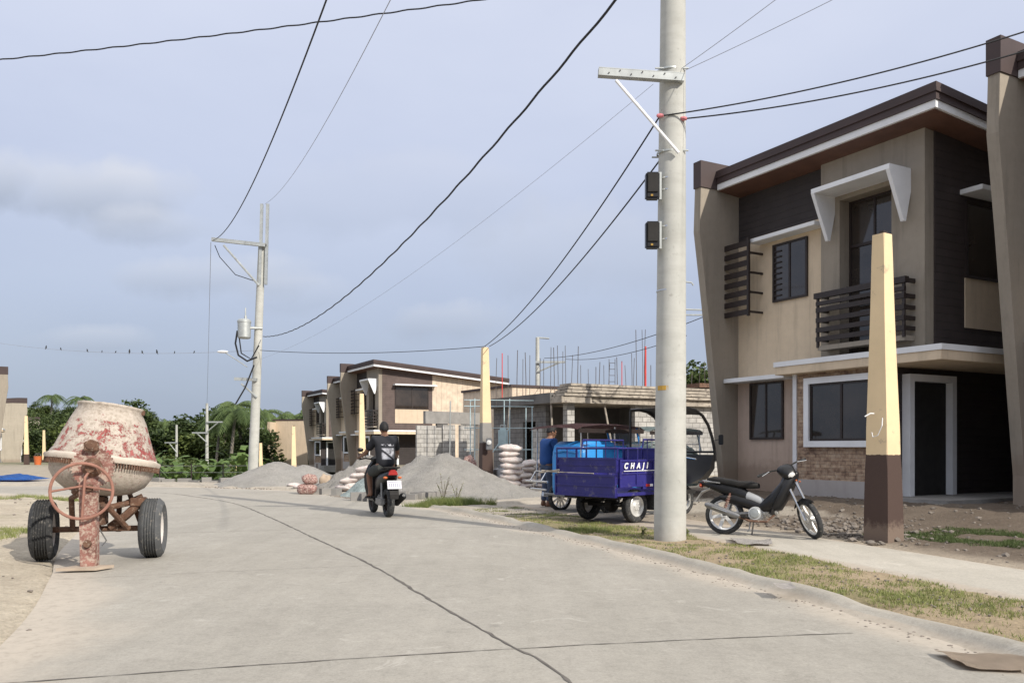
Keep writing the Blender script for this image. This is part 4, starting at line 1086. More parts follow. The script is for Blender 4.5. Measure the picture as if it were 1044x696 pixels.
# junk around the middle post
for i, (px, py, Y, m, s_, lb) in enumerate([(537 - 12, 480, 25.8, 'sackred', .5, 'red bundle beside the tall sack stack'), (478, 470, 26.5, 'sackred', .5, 'red bundle left of the middle yellow post')]):
    o = make_sack(m, i + 20, '', (s_, .4, .4)); q = ap(px, py, Y); o.location = (q.x, q.y, q.z - .2 if False else .0); o.scale = (1, 1, (q.z + .2) / .4); o.name = 'bundle'; tag(o, lb, 'bundle')
# tarpaulin and bucket in the left lot
b = bmn(); n = 26; g = []
for i in range(n + 1):
    row = []
    for j in range(n + 1):
        x = (i / n - .5) * 1.9; y = (j / n - .5) * 1.5; e = (1 - (2 * i / n - 1) ** 2) * (1 - (2 * j / n - 1) ** 2)
        row.append(b.verts.new((x + .1 * nz(x, y, 0, 3), y, .02 + .16 * e ** .5 + .10 * nz(x, y, 2, 2.2) * e + .04 * nz(x, y, 4, 6) * e)))
    g.append(row)
for A_, B_ in zip(g, g[1:]):
    for j in range(n): b.faces.new((A_[j], A_[j + 1], B_[j + 1], B_[j]))
rg = bmesh.ops.solidify(b, geom=b.faces[:], thickness=.01)
o = obj('tarpaulin', b, 'bluetarp', None, True, 50); q = gp(14, 491.5); o.location = (q.x, q.y, groundz(q.x, q.y) + .03); tag(o, 'crumpled bright blue tarpaulin lying on the sandy lot', 'tarpaulin')
t = thing('bucket', 'orange red bucket between the two far left yellow posts', 'bucket', ap(38.5, 474, 60), 0); t.scale = (.5, .5, .6); b = bmn()
lathe(b, [(.001, 0), (.42, 0), (.52, 1.0), (.55, 1.0), (.55, 1.06), (.50, 1.06), (.40, .06), (.001, .05)], 20); obj('bucket_body', b, 'orange', t, True); b = bmn(); tube(b, [(-.5, 0, 1.0), (-.3, 0, 1.35), (.3, 0, 1.35), (.5, 0, 1.0)], .03, 6); obj('handle', b, 'greysteel', t)
# flat litter
def flat(name, label, cat, quad, mat, th=.012, curl=.02, z=.0):
    pts = [gp(*p_, z) for p_ in quad]; c = sum(pts, Vector()) / 4; b = bmn(); n = 10; g = []
    for i in range(n + 1):
        row = []
        for j in range(n + 1):
            u, v = i / n, j / n; p_ = (pts[0] * (1 - u) + pts[1] * u) * (1 - v) + (pts[3] * (1 - u) + pts[2] * u) * v - c
            row.append(b.verts.new((p_.x, p_.y, th + curl * (abs(nz(p_.x, p_.y, 3, 5)) + .6 * abs(2 * u - 1) ** 3))))
        g.append(row)
    for A_, B_ in zip(g, g[1:]):
        for j in range(n): b.faces.new((A_[j], A_[j + 1], B_[j + 1], B_[j]))
    bmesh.ops.solidify(b, geom=b.faces[:], thickness=.006)
    o = obj(name, b, mat, None, True, 50); o.location = (c.x, c.y, z); tag(o, label, cat)
flat('cardboard_sheet', 'flat piece of cardboard in the gutter at the lower right corner', 'cardboard', [(952, 667), (1050, 670), (1052, 686), (985, 684)], 'card', .012, .025, .012)
flat('plastic_sheet', 'flat pale plastic sheet on the sidewalk below the parked motorcycle', 'plastic sheet', [(742, 550), (786, 552), (788, 557), (752, 556)], 'sheet', .014, .03, .055)
flat('paper_scrap', 'small grey scrap of paper by the kerb below the tall pole', 'paper', [(786, 596), (806, 597), (812, 602), (795, 602)], 'sheet', .012, .02, .09)
# pebbles / rubble near the moto
b = bmn(); rr = random.Random(21)
def pebble(b, x, y, z, s):
    g = bmesh.ops.create_icosphere(b, subdivisions=1, radius=s)
    for v in g['verts']: v.co = Vector((v.co.x * rr.uniform(.8, 1.5), v.co.y * rr.uniform(.8, 1.4), v.co.z * rr.uniform(.5, .9))) + Vector((x, y, z))
for _ in range(900):
    q = gp(rr.gauss(850, 42), rr.gauss(540, 9), .1)
    if q.y > 10.5 and sdist(RE, q.x, q.y)[0] > 3.2: pebble(b, q.x, q.y, groundz(q.x, q.y) + .01, abs(rr.gauss(.015, .016)) + .008)
for _ in range(700):
    x = rr.uniform(3, 12); y = rr.uniform(9, 20)
    if sdist(RE, x, y)[0] > 3.3: pebble(b, x, y, groundz(x, y), abs(rr.gauss(.012, .012)) + .006)
for _ in range(1100):
    i = rr.choice(RV); d = rr.choice((-abs(rr.gauss(.03, .16)), rr.uniform(.4, 1.5))); p_ = offs(RE, d, i).lerp(offs(RE, d, i + 1), rr.random()) + Vector((rr.gauss(0, .03), rr.gauss(0, .05), 0)); pebble(b, p_.x, p_.y, max(.0, groundz(p_.x, p_.y)) + .005, rr.uniform(.004, .014))
for (cx_, cy_, rr_, n_) in ((-1.9, 22.2, 2.4, 700), (-4.3, 24.7, 1.6, 200), (-7.6, 28.0, 2.2, 250), (-3.5, 22.2, 1.1, 200)):
    for _ in range(n_):
        an = rr.uniform(math.pi, 2 * math.pi); q_ = rr_ * rr.uniform(.82, 1.12); pebble(b, cx_ + q_ * math.cos(an), cy_ + q_ * math.sin(an), .01, rr.uniform(.006, .028))
for _ in range(500):
    x = rr.uniform(-12, -3); y = rr.uniform(4, 24)
    if sdist(LE, x, y)[0] < .2: pebble(b, x, y, max(0, groundz(x, y)) + .003, rr.uniform(.006, .03))
tag(obj('rubble', b, 'stonepeb', None, False), 'loose stones and rubble scattered on the dirt', 'rubble', kind='stuff')
# weed in front of sand pile
def weed(px, py, label, h=.5, sd=1):
    q = gp(px, py); r = random.Random(sd); t = thing('weed', label, 'plant', (q.x, q.y, .0)); b = bmn(); b2 = bmn()
    for k in range(7):
        a = r.uniform(0, 6.28); l = h * r.uniform(.6, 1.1); tip = Vector((math.cos(a) * l * .35, math.sin(a) * l * .35, l)); tube(b, [(0, 0, 0), tip * .5 + Vector((0, 0, .05)), tip], [.006, .005, .003], 4)
        for m in range(9):
            c = tip * (m + 2) / 10; d = Vector((r.uniform(-1, 1), r.uniform(-1, 1), r.uniform(-.2, .8))).normalized() * .05; w = d.cross(Vector((0, 0, 1))).normalized() * .014
            b2.faces.new([b2.verts.new(c), b2.verts.new(c + d * .5 + w), b2.verts.new(c + d), b2.verts.new(c + d * .5 - w)])
    obj('stem', b, 'bark', t); obj('leaves', b2, 'grass', t, recalc=False)
weed(452, 512, 'taller thin weed in the grass at the foot of the big sand pile', .6, 1); weed(466, 511, 'shorter weed right of the taller one by the big sand pile', .4, 2)
weed(655, 549, 'leafy weed at the left foot of the foreground concrete pole', .16, 3); weed(700, 549, 'leafy weed at the right foot of the foreground concrete pole', .13, 4)
# ------------------------------------------------------------------ trees
def leaf_cloud(b, clumps, n, size, r, flat=.6):
    tot = sum(c[1] ** 2 for c in clumps)
    for (c, rad, sq) in clumps:
        for _ in range(int(n * rad ** 2 / tot)):
            d = Vector((r.gauss(0, 1), r.gauss(0, 1), r.gauss(0, 1))).normalized(); q = rad * (r.uniform(.55, 1.12) if r.random() < .8 else r.uniform(.2, .6))
            p = c + Vector((d.x * q, d.y * q, d.z * q * sq))
            a = Vector((r.uniform(-1, 1), r.uniform(-1, 1), r.uniform(-.7, .7))).normalized(); s = size * r.uniform(.6, 1.4)
            bb = a.cross(Vector((r.uniform(-1, 1), r.uniform(-1, 1), 1))).normalized() * s * .45; a = a * s
            b.faces.new([b.verts.new(p - a * .5), b.verts.new(p + bb), b.verts.new(p + a * .5), b.verts.new(p - bb)])
def make_tree(seed, hgt, wid, leaf, n=1500, size=.42, nc=12):
    r = random.Random(seed); t = thing('broadleaf_tree', 'x', 'tree')
    b = bmn(); th = hgt * .45
    pts = [Vector((0, 0, -.6)), Vector((r.uniform(-.2, .2), r.uniform(-.2, .2), th * .5)), Vector((r.uniform(-.4, .4), r.uniform(-.4, .4), th))]
    tube(b, pts, [.24, .19, .13], 8)
    cl = []
    for k in range(nc):
        a = r.uniform(0, 6.28); q = wid * .5 * math.sqrt(r.random()) * .8; z = hgt * r.uniform(.32, .92); q *= 1.1 - .6 * abs(z / hgt - .55) * 1.6
        c = Vector((q * math.cos(a), q * math.sin(a), z)); rad = r.uniform(.16, .30) * wid; cl.append((c, rad, .7))
        tube(b, [pts[-1] * .8, pts[-1].lerp(c, .6) + Vector((0, 0, -.2)), c], [.08, .05, .02], 5)
    obj('trunk', b, 'bark', t)
    b = bmn(); leaf_cloud(b, cl, n, size, r); obj('crown', b, leaf, t, recalc=False); return t
def make_palm(seed, hgt, full=True):
    r = random.Random(seed); t = thing('coconut_palm', 'x', 'palm tree'); b = bmn(); lean = r.uniform(-1, 1)
    pts = [Vector((lean * (k / 6) ** 1.6, 0, hgt * k / 6 - .4 * (k == 0))) for k in range(7)]; tube(b, pts, [.2 - .012 * k for k in range(7)], 8); obj('trunk', b, 'palmbark', t)
    b = bmn(); top = pts[-1]
    for k in range(20):
        a = k * 2.4 + r.uniform(-.2, .2); up = r.uniform(-.15, 1.1); L_ = r.uniform(2.8, 3.8); dr = Vector((math.cos(a), math.sin(a), 0)); prev = top; pp = []
        for m in range(11):
            f = m / 10; p = top + dr * L_ * f * (1 - .12 * f) + Vector((0, 0, L_ * (up * f * .8 - (.75 + .35 * up) * f * f))); pp.append(p)
        side = dr.cross(Vector((0, 0, 1)))
        for m in range(10):
            p, q = pp[m], pp[m + 1]
            for h in (0, .5):
                c = p.lerp(q, h); w = .75 * math.sin(math.pi * min(1, .12 + .88 * (m + h) / 10)) ** .7
                for s in (-1, 1):
                    tip = c + side * s * w + (q - p) * .9 + Vector((0, 0, -w * .55 - r.uniform(0, .15)))
                    b.faces.new([b.verts.new(c), b.verts.new(c + (q - p) * .42), b.verts.new(tip)])
            b.faces.new([b.verts.new(p + side * .02), b.verts.new(p - side * .02), b.verts.new(q - side * .015), b.verts.new(q + side * .015)])
    obj('crown', b, 'leafpalm', t, recalc=False); return t
def make_banana(seed):
    r = random.Random(seed); t = thing('banana_plant', 'x', 'banana plant'); b = bmn(); h = 1.8; tube(b, [(0, 0, -.3), (0.05, 0, h)], [.15, .09], 8); obj('stem', b, 'leafbanana', t, True)
    b = bmn()
    for k in range(9):
        a = k * 2.4 + r.uniform(-.3, .3); up = r.uniform(.9, 2.0); L_ = r.uniform(1.5, 2.5); dr = Vector((math.cos(a), math.sin(a), 0)); side = dr.cross(Vector((0, 0, 1))); prev = None
        for m in range(13):
            f = m / 12; p = Vector((0, 0, h - .1)) + dr * L_ * f * .9 + Vector((0, 0, L_ * (up * f - (.55 + .4 * up) * f * f))); w = .21 * r.uniform(.75, 1.1) * min(1, f * 5) * (1 - max(0, (f - .75) / .25) ** 2) + .02
            cur = [b.verts.new(p + side * w + Vector((0, 0, .10 * w * 2 - r.uniform(0, .1)))), b.verts.new(p), b.verts.new(p - side * w + Vector((0, 0, .10 * w * 2 - r.uniform(0, .1))))]
            if prev and r.random() > .16:
                b.faces.new((prev[0], prev[1], cur[1], cur[0])); b.faces.new((prev[1], prev[2], cur[2], cur[1]))
            prev = cur
    obj('crown', b, 'leafbanana', t, recalc=False); return t
TREES = [make_tree(1, 8, 6.5, 'leafdark', 2300), make_tree(2, 9.5, 6, 'leafdark', 2300), make_tree(3, 6.5, 6, 'leafmid', 2000), make_tree(4, 7.5, 7.5, 'leafmid', 2400), make_tree(5, 11, 6.5, 'leafdark', 2500)]
PALMS = [make_palm(1, 9), make_palm(2, 7)]; BAN = [make_banana(k) for k in range(3)]
used = set()
def plant(src, x, y, z, rz, sc, label, group):
    if id(src) in used: t = copy_tree(src)
    else: used.add(id(src)); t = src
    t.location = (x, y, z); t.rotation_euler = (0, 0, rz); t.scale = (sc * 1.12, sc * 1.12, sc * rnd.uniform(.9, 1.1)); tag(t, label, None, group)
LD = 'dark leafy tree in the dense belt behind the banana plants'; LM = 'light green leafy tree in the belt behind the banana plants'
LH = 'small far tree on the wooded ridge above the tree belt'
def tsel(): return rnd.choice([0, 1, 2, 3, 4])
# nearer belt
for i in range(84):
    px = 22 + 340 * i / 83 + rnd.uniform(-6, 6); Y = rnd.uniform(98, 130); x = (px - 522) * Y / F; k = tsel()
    if px < 60: Y = rnd.uniform(125, 150); x = (px - 522) * Y / F
    sc = rnd.uniform(.68, .93) * (1.0 if px > 110 else .85)
    if 262 < px < 348: Y = max(Y, 118); x = (px - 522) * Y / F
    plant(TREES[k], x, Y, farz(x, Y), rnd.uniform(0, 6), sc, LM if k in (2, 3) else LD, 'trees in the belt beyond the road')
for i in range(36):
    px = 90 + 250 * i / 35 + rnd.uniform(-5, 5); Y = rnd.uniform(84, 96); x = (px - 522) * Y / F; k = rnd.choice([2, 3, 0])
    if 245 < px < 350: continue
    plant(TREES[k], x, Y, farz(x, Y) - .6, rnd.uniform(0, 6), rnd.uniform(.5, .72), LM if k in (2, 3) else LD, 'trees in the belt beyond the road')
for i in range(150):
    Y = rnd.uniform(140, 290); px = rnd.uniform(-30, 420); x = (px - 522) * Y / F
    plant(TREES[tsel()], x, Y, farz(x, Y) - .3, rnd.uniform(0, 6), rnd.uniform(.5, .85), LH, 'trees on the far ridge')
for i in range(12):
    px = 690 + i * 11; Y = rnd.uniform(62, 72); x = (px - 522) * Y / F; k = tsel()
    plant(TREES[k], x, Y, .0, rnd.uniform(0, 6), rnd.uniform(.62, .8), 'tree behind the hollow block wall right of the foreground pole', 'trees behind the block wall')
for px, Y, sc in ((234, 94, 1.0), (249, 98, 1.08), (219, 96, .9), (262, 112, 1.15), (190, 118, .95), (292, 120, 1.05), (312, 122, 1.0), (330, 118, 1.0), (205, 110, .9), (172, 130, .9), (52, 210, 1.1), (86, 205, 1.1)):
    x = (px - 522) * Y / F; k = rnd.choice([0, 1]); plant(PALMS[k], x, Y, farz(x, Y) + (2.2 if k else .6), rnd.uniform(0, 6), sc, 'coconut palm rising among the trees left of the far houses', 'coconut palms')
for i in range(34):
    px = 108 + i * 4.7 + rnd.uniform(-3, 3); Y = rnd.uniform(62, 78); x = (px - 522) * Y / F
    if 258 < px < 275: continue
    plant(BAN[i % 3], x, Y, farz(x, Y) + rnd.uniform(-.1, .5), rnd.uniform(0, 6), rnd.uniform(.65, 1.1), 'banana plant with broad green leaves beyond the far road edge', 'banana plants beyond the road')
# wire fence beyond the road
t = thing('wire_fence', 'thin post and wire fence before the banana plants', 'fence', (-13.5, 34, -.4)); b = bmn(); b2 = bmn()
for k in range(7): tube(b, [(k * 1.25 - 2, k * .1, -.4), (k * 1.25 - 2, k * .1, 1.0)], .025, 5)
for z in (.35, .65, .92): tube(b2, [(-2, 0, z), (5.5, .6, z)], .008, 4)
obj('fence_posts', b, 'darkpost', t); obj('fence_wire', b2, 'greysteel', t)

# ------------------------------------------------------------------ concrete mixer
def mixer():
    L0 = gp(45, 572); R0 = gp(156, 569); c = (L0 + R0) / 2; rz = math.atan2(R0.y - L0.y, R0.x - L0.x)
    half = (R0 - L0).length / 2
    t = thing('concrete_mixer', 'rusty towable concrete mixer with a peeling red and cement crusted drum', 'concrete mixer', (c.x, c.y, .012), rz)
    RW = .345
    for s in (-1, 1):
        b = bmn(); m = AX_X if s > 0 else AX_X @ Matrix.Rotation(math.pi, 4, 'X')
        tyre(b, RW, .245, .2, Matrix.Rotation(R(8 if s < 0 else 2), 4, 'Z') @ AX_X, (s * half, 0, RW), 44, 5)
        w = obj('wheel', b, 'rubberdusty' if s > 0 else 'rubber', t, True)
        b = bmn(); mm = T(s * half, 0, RW) @ Matrix.Rotation(R(8 if s < 0 else 2), 4, 'Z') @ AX_X
        lathe(b, [(.205, -.09), (.19, -.08), (.17, -.02), (.09, .0), (.05, .05), (.001, .06)], 28, mm); lathe(b, [(.205, .09), (.19, .08), (.17, .02), (.09, .0)], 28, mm); obj('rim', b, 'sheet', w, True)
    b = bmn(); tube(b, [(-half, 0, RW), (half, 0, RW)], .033, 10); obj('axle', b, 'rustdark', t)
    # frame: arms from the axle up and forward to the post
    fx = .12; fy = -.95         # foot of the stand in local space
    b = bmn()
    tube(b, [(-.28, 0, RW), (-.20, -.35, .72), (fx - .03, fy + .2, .85)], .03, 8); tube(b, [(.30, 0, RW), (.16, -.32, .62), (fx + .02, fy + .18, .66)], .032, 8)
    tube(b, [(.42, .1, .66), (.05, -.3, .58)], .035, 8); tube(b, [(.18, .1, .30), (.20, .1, .86)], .03, 8); tube(b, [(.26, .1, .86), (.42, .1, .40)], .028, 8)
    tube(b, [(.0, -.1, RW), (.0, .2, .95)], .04, 8); tube(b, [(-.05, .05, .5), (.45, .05, .72)], .022, 8)
    tube(b, [(.12, -.02, .36), (.30, -.04, .50), (.46, 0, .66)], .05, 8); box(b, .34, .50, -.08, .10, .60, .70, .01); box(b, -.02, .10, -.2, .0, .4, .72, .01)
    fr = obj('frame', b, 'rustdark', t)
    b = bmn(); tube(b, [(-.08, -.05, .5), (-.05, .1, .80), (.28, .12, .86)], .028, 6); tube(b, [(.0, -.2, .45), (.1, -.1, .22), (.05, -.1, .16)], .008, 5); obj('lever', b, 'greysteel', t)
    # front stand plate, wider at the top, with a foot
    b = bmn()
    pl = [(-.085, .012), (.075, .012), (.095, .45), (.15, .82), (.20, 1.0), (-.10, 1.0), (-.09, .82), (-.095, .45)]
    tw = Matrix.Translation((fx, fy, 0)); 
    A = []
    prism(b, [(fx + u, v) for u, v in [(-.07, .012), (.07, .012), (.075, .45), (.115, .92), (-.085, .92), (-.08, .45)]], fy - .02, fy + .02, 'xz')
    box(b, fx - .08, fx - .06, fy, fy + .12, .012, .7); box(b, fx + .06, fx + .08, fy, fy + .12, .012, .7)
    st = obj('stand', b, 'rust', t)
    b = bmn(); prism(b, [(fx - .28, fy - .10), (fx + .10, fy - .14), (fx + .24, fy + .05), (fx - .1, fy + .12)], .015, .045, 'xy'); obj('foot_plate', b, 'card', st)
    for z in (.28, .86):
        b = bmn(); lathe(b, [(.001, .05), (.035, .05), (.045, 0), (.045, -.03)], 8, T(fx + (.02 if z > .5 else 0), fy - .01, z) @ AX_Y); obj('bolt', b, 'rustdark', st)
    # gear disc and hub
    gx, gz = fx + .03, 1.07; b = bmn(); teeth = []
    for k in range(144):
        a = 2 * math.pi * k / 144; r_ = .215 if (k // 2) % 2 else .20; teeth.append((gx + r_ * math.cos(a), gz + r_ * math.sin(a)))
    prism(b, teeth, fy + .05, fy + .085, 'xz'); gd = obj('gear_disc', b, 'rust', t)
    b = bmn(); lathe(b, [(.001, .10), (.05, .10), (.06, .06), (.10, .02), (.10, 0)], 16, T(gx, fy + .05, gz) @ AX_Y); box(b, gx - .07, gx + .07, fy - .02, fy + .05, gz + .17, gz + .27, .01); lathe(b, [(.001, .02), (.05, .02), (.05, -.06)], 12, T(gx, fy - .01, gz + .24) @ AX_Y); obj('bearing', b, 'rustdark', gd)
    b = bmn(); tube(b, [(gx, fy + .06, gz), (gx, fy + .3, gz + .02)], .05, 8); obj('shaft', b, 'rustdark', gd)
    # hand wheel
    b = bmn(); n = 40; cx, cz, rr_ = fx - .035, .83, .285; yy = fy - .10
    rg = []
    for k in range(n):
        a = 2 * math.pi * k / n; p = Vector((cx + rr_ * math.cos(a), yy + .05 * math.cos(a), cz + rr_ * math.sin(a))); o_ = Vector((math.cos(a), 0, math.sin(a)))
        rg.append([p + (o_ * math.cos(2 * math.pi * j / 8) + Vector((0, 1, 0)) * math.sin(2 * math.pi * j / 8)) * .016 for j in range(8)])
    rg.append(rg[0]); rings_loft(b, rg, True, False); bmesh.ops.remove_doubles(b, verts=b.verts[:], dist=.0001)
    tube(b, [(gx, fy + .04, gz), (cx + .03, yy, cz + .14), (cx, yy, cz - rr_)], .014, 6); tube(b, [(cx - rr_, yy - .05, cz), (cx + .0, yy + .02, cz + .05), (cx + rr_, yy + .05, cz)], .012, 6)
    obj('hand_wheel', b, M('wheel_orange_rust', (.27, .135, .10), .85, var=.2, scale=8, bump=.2), t, True)
    # yoke round the drum
    b = bmn(); dc = Vector((.05, -.02, 1.13))
    pts = [Vector((gx, fy + .2, gz - .05)), Vector((-.12, -.5, .80)), Vector((-.05, -.1, .70)), Vector((0.0, .4, .74)), Vector((0, .68, 1.05))]
    tube(b, pts, .045, 8); obj('yoke', b, 'rustdark', t)
    # drum: open mouth on top, leaning right
    b = bmn(); Rr = .605
    prof = [(.0, -.40), (.18, -.395), (.34, -.36), (.47, -.27), (.535, -.16), (.555, -.05), (.56, .0), (.56, .055), (.53, .10), (.47, .27), (.40, .45), (.335, .585), (.345, .60), (.352, .615), (.345, .63), (.325, .625), (.315, .60), (.45, .27), (.52, .08), (.52, -.1), (.3, -.34), (.0, -.36)]
    lathe(b, [(max(r_, .001), z) for r_, z in prof], 64)
    for v in b.verts: v.co += v.co.normalized() * (.010 * nz(v.co.x, v.co.y, v.co.z, 4) + .006 * nz(v.co.x, v.co.y, v.co.z, 13))
    d = obj('drum', b, 'drum', t, True, 60); d.location = dc; d.rotation_euler = (R(-4), R(6.5), 0)
    b = bmn(); pr = [(.555, -.035), (.60, -.03), (.612, .0), (.606, .022), (.575, .03), (.555, .05)]; lathe(b, pr, 64); obj('drum_flange', b, M('crusted_flange', (.50, .44, .37), .95, var=.15, scale=6, bump=.5, bs=60, dirt=(.30, .16, .11), amt=.6), d, True)
    b = bmn()
    for k in range(120):
        a = 2 * math.pi * k / 120; box(b, -.006, .006, -.018, .006, -.035, .03, 0, Matrix.Rotation(a, 4, 'Z') @ T(0, -.583, -.052))
    obj('ring_gear', b, 'rustdark', d)
    b = bmn(); box(b, .32, .37, -.02, .02, .56, .62, .005); obj('rim_lug', b, 'rustdark', d)
    return t
mixer()

# ------------------------------------------------------------------ wheels for vehicles
def spoked_wheel(parent, name, Rw, w, c, rot=Matrix.Identity(4), spokes=5, rimmat='chrome', tw=None):
    """axle along local Y; rot applied about the wheel centre"""
    m = T(*c) @ rot
    b = bmn(); tyre(b, Rw, w, Rw - w * .75, Matrix.Identity(4), (0, 0, 0), 40); bmesh.ops.transform(b, matrix=m @ AX_Y, verts=b.verts[:]); o = obj(name, b, 'rubber', parent, True)
    b = bmn(); ri = Rw - w * .70
    lathe(b, [(ri, -w * .32), (ri - .012, -w * .30), (ri - .022, 0), (ri - .012, w * .30), (ri, w * .32)], 36)
    lathe(b, [(.001, -w * .5), (.035, -w * .5), (.04, 0), (.035, w * .5), (.001, w * .5)], 14)
    for k in range(spokes):
        a = 2 * math.pi * k / spokes; mm = Matrix.Rotation(a, 4, 'Z'); box(b, .02, ri - .01, -.016, .016, -.012, .012, 0, mm)
        if spokes <= 6: box(b, ri * .45, ri - .01, -.03, -.012, -.008, .008, 0, mm @ Matrix.Rotation(.12, 4, 'Z'))
    bmesh.ops.transform(b, matrix=m @ AX_Y, verts=b.verts[:]); obj('rim', b, rimmat, o, True)
    return o
def mirror_(b, p, side, stalk):
    tube(b, [p, stalk], .006, 5)

def body_loft(sections, n=12, pw=2.6):
    """sections: (s, z centre, half height, half width) along X, super-elliptic"""
    rings = []
    for s, zc, hh_, hw in sections:
        r_ = []
        for j in range(n):
            a = 2 * math.pi * j / n; ca, sa = math.cos(a), math.sin(a)
            r_.append(Vector((s, hw * math.copysign(abs(ca) ** (2 / pw), ca), zc + hh_ * math.copysign(abs(sa) ** (2 / pw), sa))))
        rings.append(r_)
    return rings

# ------------------------------------------------------------------ parked underbone motorcycle
def underbone():
    Rw = gp(738, 544.6, .052); Fw = gp(815, 547.5, .052)
    d = (Fw - Rw); rz = math.atan2(d.y, d.x)
    rear = Rw
    t = thing('motorcycle', 'black and grey underbone motorcycle with white rims parked on the sidewalk', 'motorcycle', (rear.x, rear.y, .056), rz - R(10))
    lean = Matrix.Rotation(R(-7), 4, 'X')   # onto its stand, away from the viewer
    tr = t
    e = bpy.data.objects.new('machine_frame', None)
    bpy.data.objects.remove(e)
    def A(name, b, mat, parent=None, smooth=False, ang=40):
        bmesh.ops.transform(b, matrix=lean, verts=b.verts[:]); return obj(name, b, mat, parent or t, smooth, ang)
    WB = 1.20; Rr = .275
    def wheel(name, c, rot):
        b = bmn(); w = .085
        tyre(b, Rr, w, Rr - .062, Matrix.Identity(4), (0, 0, 0), 44); bmesh.ops.transform(b, matrix=lean @ T(*c) @ rot @ AX_Y, verts=b.verts[:]); o = obj(name, b, 'rubber', t, True)
        b = bmn(); ri = Rr - .058
        lathe(b, [(ri + .004, -.03), (ri - .014, -.028), (ri - .030, 0), (ri - .014, .028), (ri + .004, .03)], 40); lathe(b, [(.001, -.05), (.04, -.05), (.045, 0), (.04, .05), (.001, .05)], 16)
        for k in range(6):
            mm = Matrix.Rotation(math.pi / 3 * k + .2, 4, 'Z'); box(b, .03, ri - .01, -.022, .022, -.014, .014, 0, mm)
        bmesh.ops.transform(b, matrix=lean @ T(*c) @ rot @ AX_Y, verts=b.verts[:]); obj('rim', b, 'white', o, True); return o
    wheel('rear_wheel', (0, 0, Rr), Matrix.Identity(4))
    # steering turned right about the raked axis
    headp = Vector((.86, 0, .80)); axle = Vector((WB, 0, Rr)); ax = (headp - Vector((1.13, 0, .30))).normalized()
    steer = T(*headp) @ Matrix.Rotation(R(-56), 4, ax) @ T(*(-headp))
    def SA(name, b, mat, parent=None, smooth=False):
        bmesh.ops.transform(b, matrix=lean @ steer, verts=b.verts[:]); return obj(name, b, mat, parent or t, smooth)
    b = bmn(); tyre(b, Rr, .075, Rr - .058, AX_Y, axle, 44); fw = SA('front_wheel', b, 'rubber', None, True)
    b = bmn(); ri = Rr - .054; mm0 = T(*axle) @ AX_Y
    lathe(b, [(ri + .004, -.026), (ri - .014, -.024), (ri - .028, 0), (ri - .014, .024), (ri + .004, .026)], 40, mm0); lathe(b, [(.001, -.05), (.04, -.05), (.045, 0), (.04, .05), (.001, .05)], 16, mm0)
    for k in range(6): box(b, .03, ri - .01, -.013, .013, -.01, .01, 0, mm0 @ Matrix.Rotation(math.pi / 3 * k, 4, 'Z'))
    SA('rim', b, 'alloy', fw, True)
    b = bmn(); lathe(b, [(.13, .045), (.13, .05), (.05, .05), (.05, .045)], 24, mm0); SA('brake_disc', b, 'chrome', fw, True)
    b = bmn()
    for s in (-1, 1): tube(b, [Vector((1.19, s * .062, Rr)), Vector((1.10, s * .062, .45)), Vector((.93, s * .06, .80))], [.017, .017, .021], 8)
    fk = SA('fork', b, 'chrome', None, True)
    # front mudguard
    b = bmn(); rg = []
    for k in range(11):
        a = R(62 + 9 * k); p = axle + Vector((math.cos(a), 0, math.sin(a))) * (Rr + .025); rg.append([p + Vector((0, y_, -abs(y_) * .5)) for y_ in (-.058, -.035, 0, .035, .058)])
    rings_loft(b, rg, False, False); bmesh.ops.solidify(b, geom=b.faces[:], thickness=.004); SA('front_mudguard', b, 'black', None, True)
    # leg shield / front cover + headlamp cowl
    b = bmn(); 
    rings_loft(b, body_loft([(.52, .40, .07, .10), (.66, .47, .14, .14), (.79, .57, .20, .17), (.88, .70, .17, .16), (.95, .80, .12, .11), (1.0, .86, .05, .05)], 14)); A('front_cover', b, 'black', None, True)
    b = bmn(); rings_loft(b, [[Vector((x + .02, w, z)), Vector((x - .03, w * .4, z + .02)), Vector((x - .03, -w * .4, z + .02)), Vector((x + .02, -w, z)), Vector((x + .05, 0, z))] for x, w, z in ((.66, .15, .30), (.72, .19, .48), (.80, .17, .68), (.84, .10, .84))]); A('leg_shield', b, 'black', None, True)
    b = bmn(); rings_loft(b, body_loft([(.78, .93, .03, .05), (.84, .94, .07, .11), (.92, .92, .085, .11), (1.0, .89, .06, .08), (1.03, .87, .02, .03)], 14)); cw = SA('handlebar_cowl', b, 'black', None, True)
    b = bmn(); ball(b, (1.01, 0, .88), .05, (.5, 1.1, .8)); SA('headlight', b, 'lens', cw, True)
    b = bmn()
    for s in (-1, 1): tube(b, [(.86, 0, .95), (.84, s * .18, .98), (.78, s * .33, .96)], .012, 6)
    hb = SA('handlebar', b, 'blackmat', None, True)
    for s in (-1, 1):
        b = bmn(); tube(b, [(.80, s * .27, .965), (.765, s * .37, .955)], .019, 8); SA('grip', b, 'rubber', hb, True)
        b = bmn(); tube(b, [(.83, s * .2, .98), (.86, s * .34, .96)], .006, 5); SA('brake_lever', b, 'chrome', hb, True)
    # central spine cover (grey), tail, seat
    b = bmn(); rings_loft(b, body_loft([(.20, .58, .05, .09), (.34, .54, .075, .105), (.46, .50, .07, .095), (.60, .44, .05, .08), (.70, .42, .045, .07)], 14)); A('centre_panel', b, 'greypanel', None, True)
    b = bmn(); rings_loft(b, body_loft([(-.40, .735, .012, .03), (-.30, .715, .045, .06), (-.12, .67, .075, .085), (.08, .62, .10, .10), (.25, .575, .11, .11), (.36, .53, .07, .10)], 14)); tl = A('tail_cover', b, 'black', None, True)
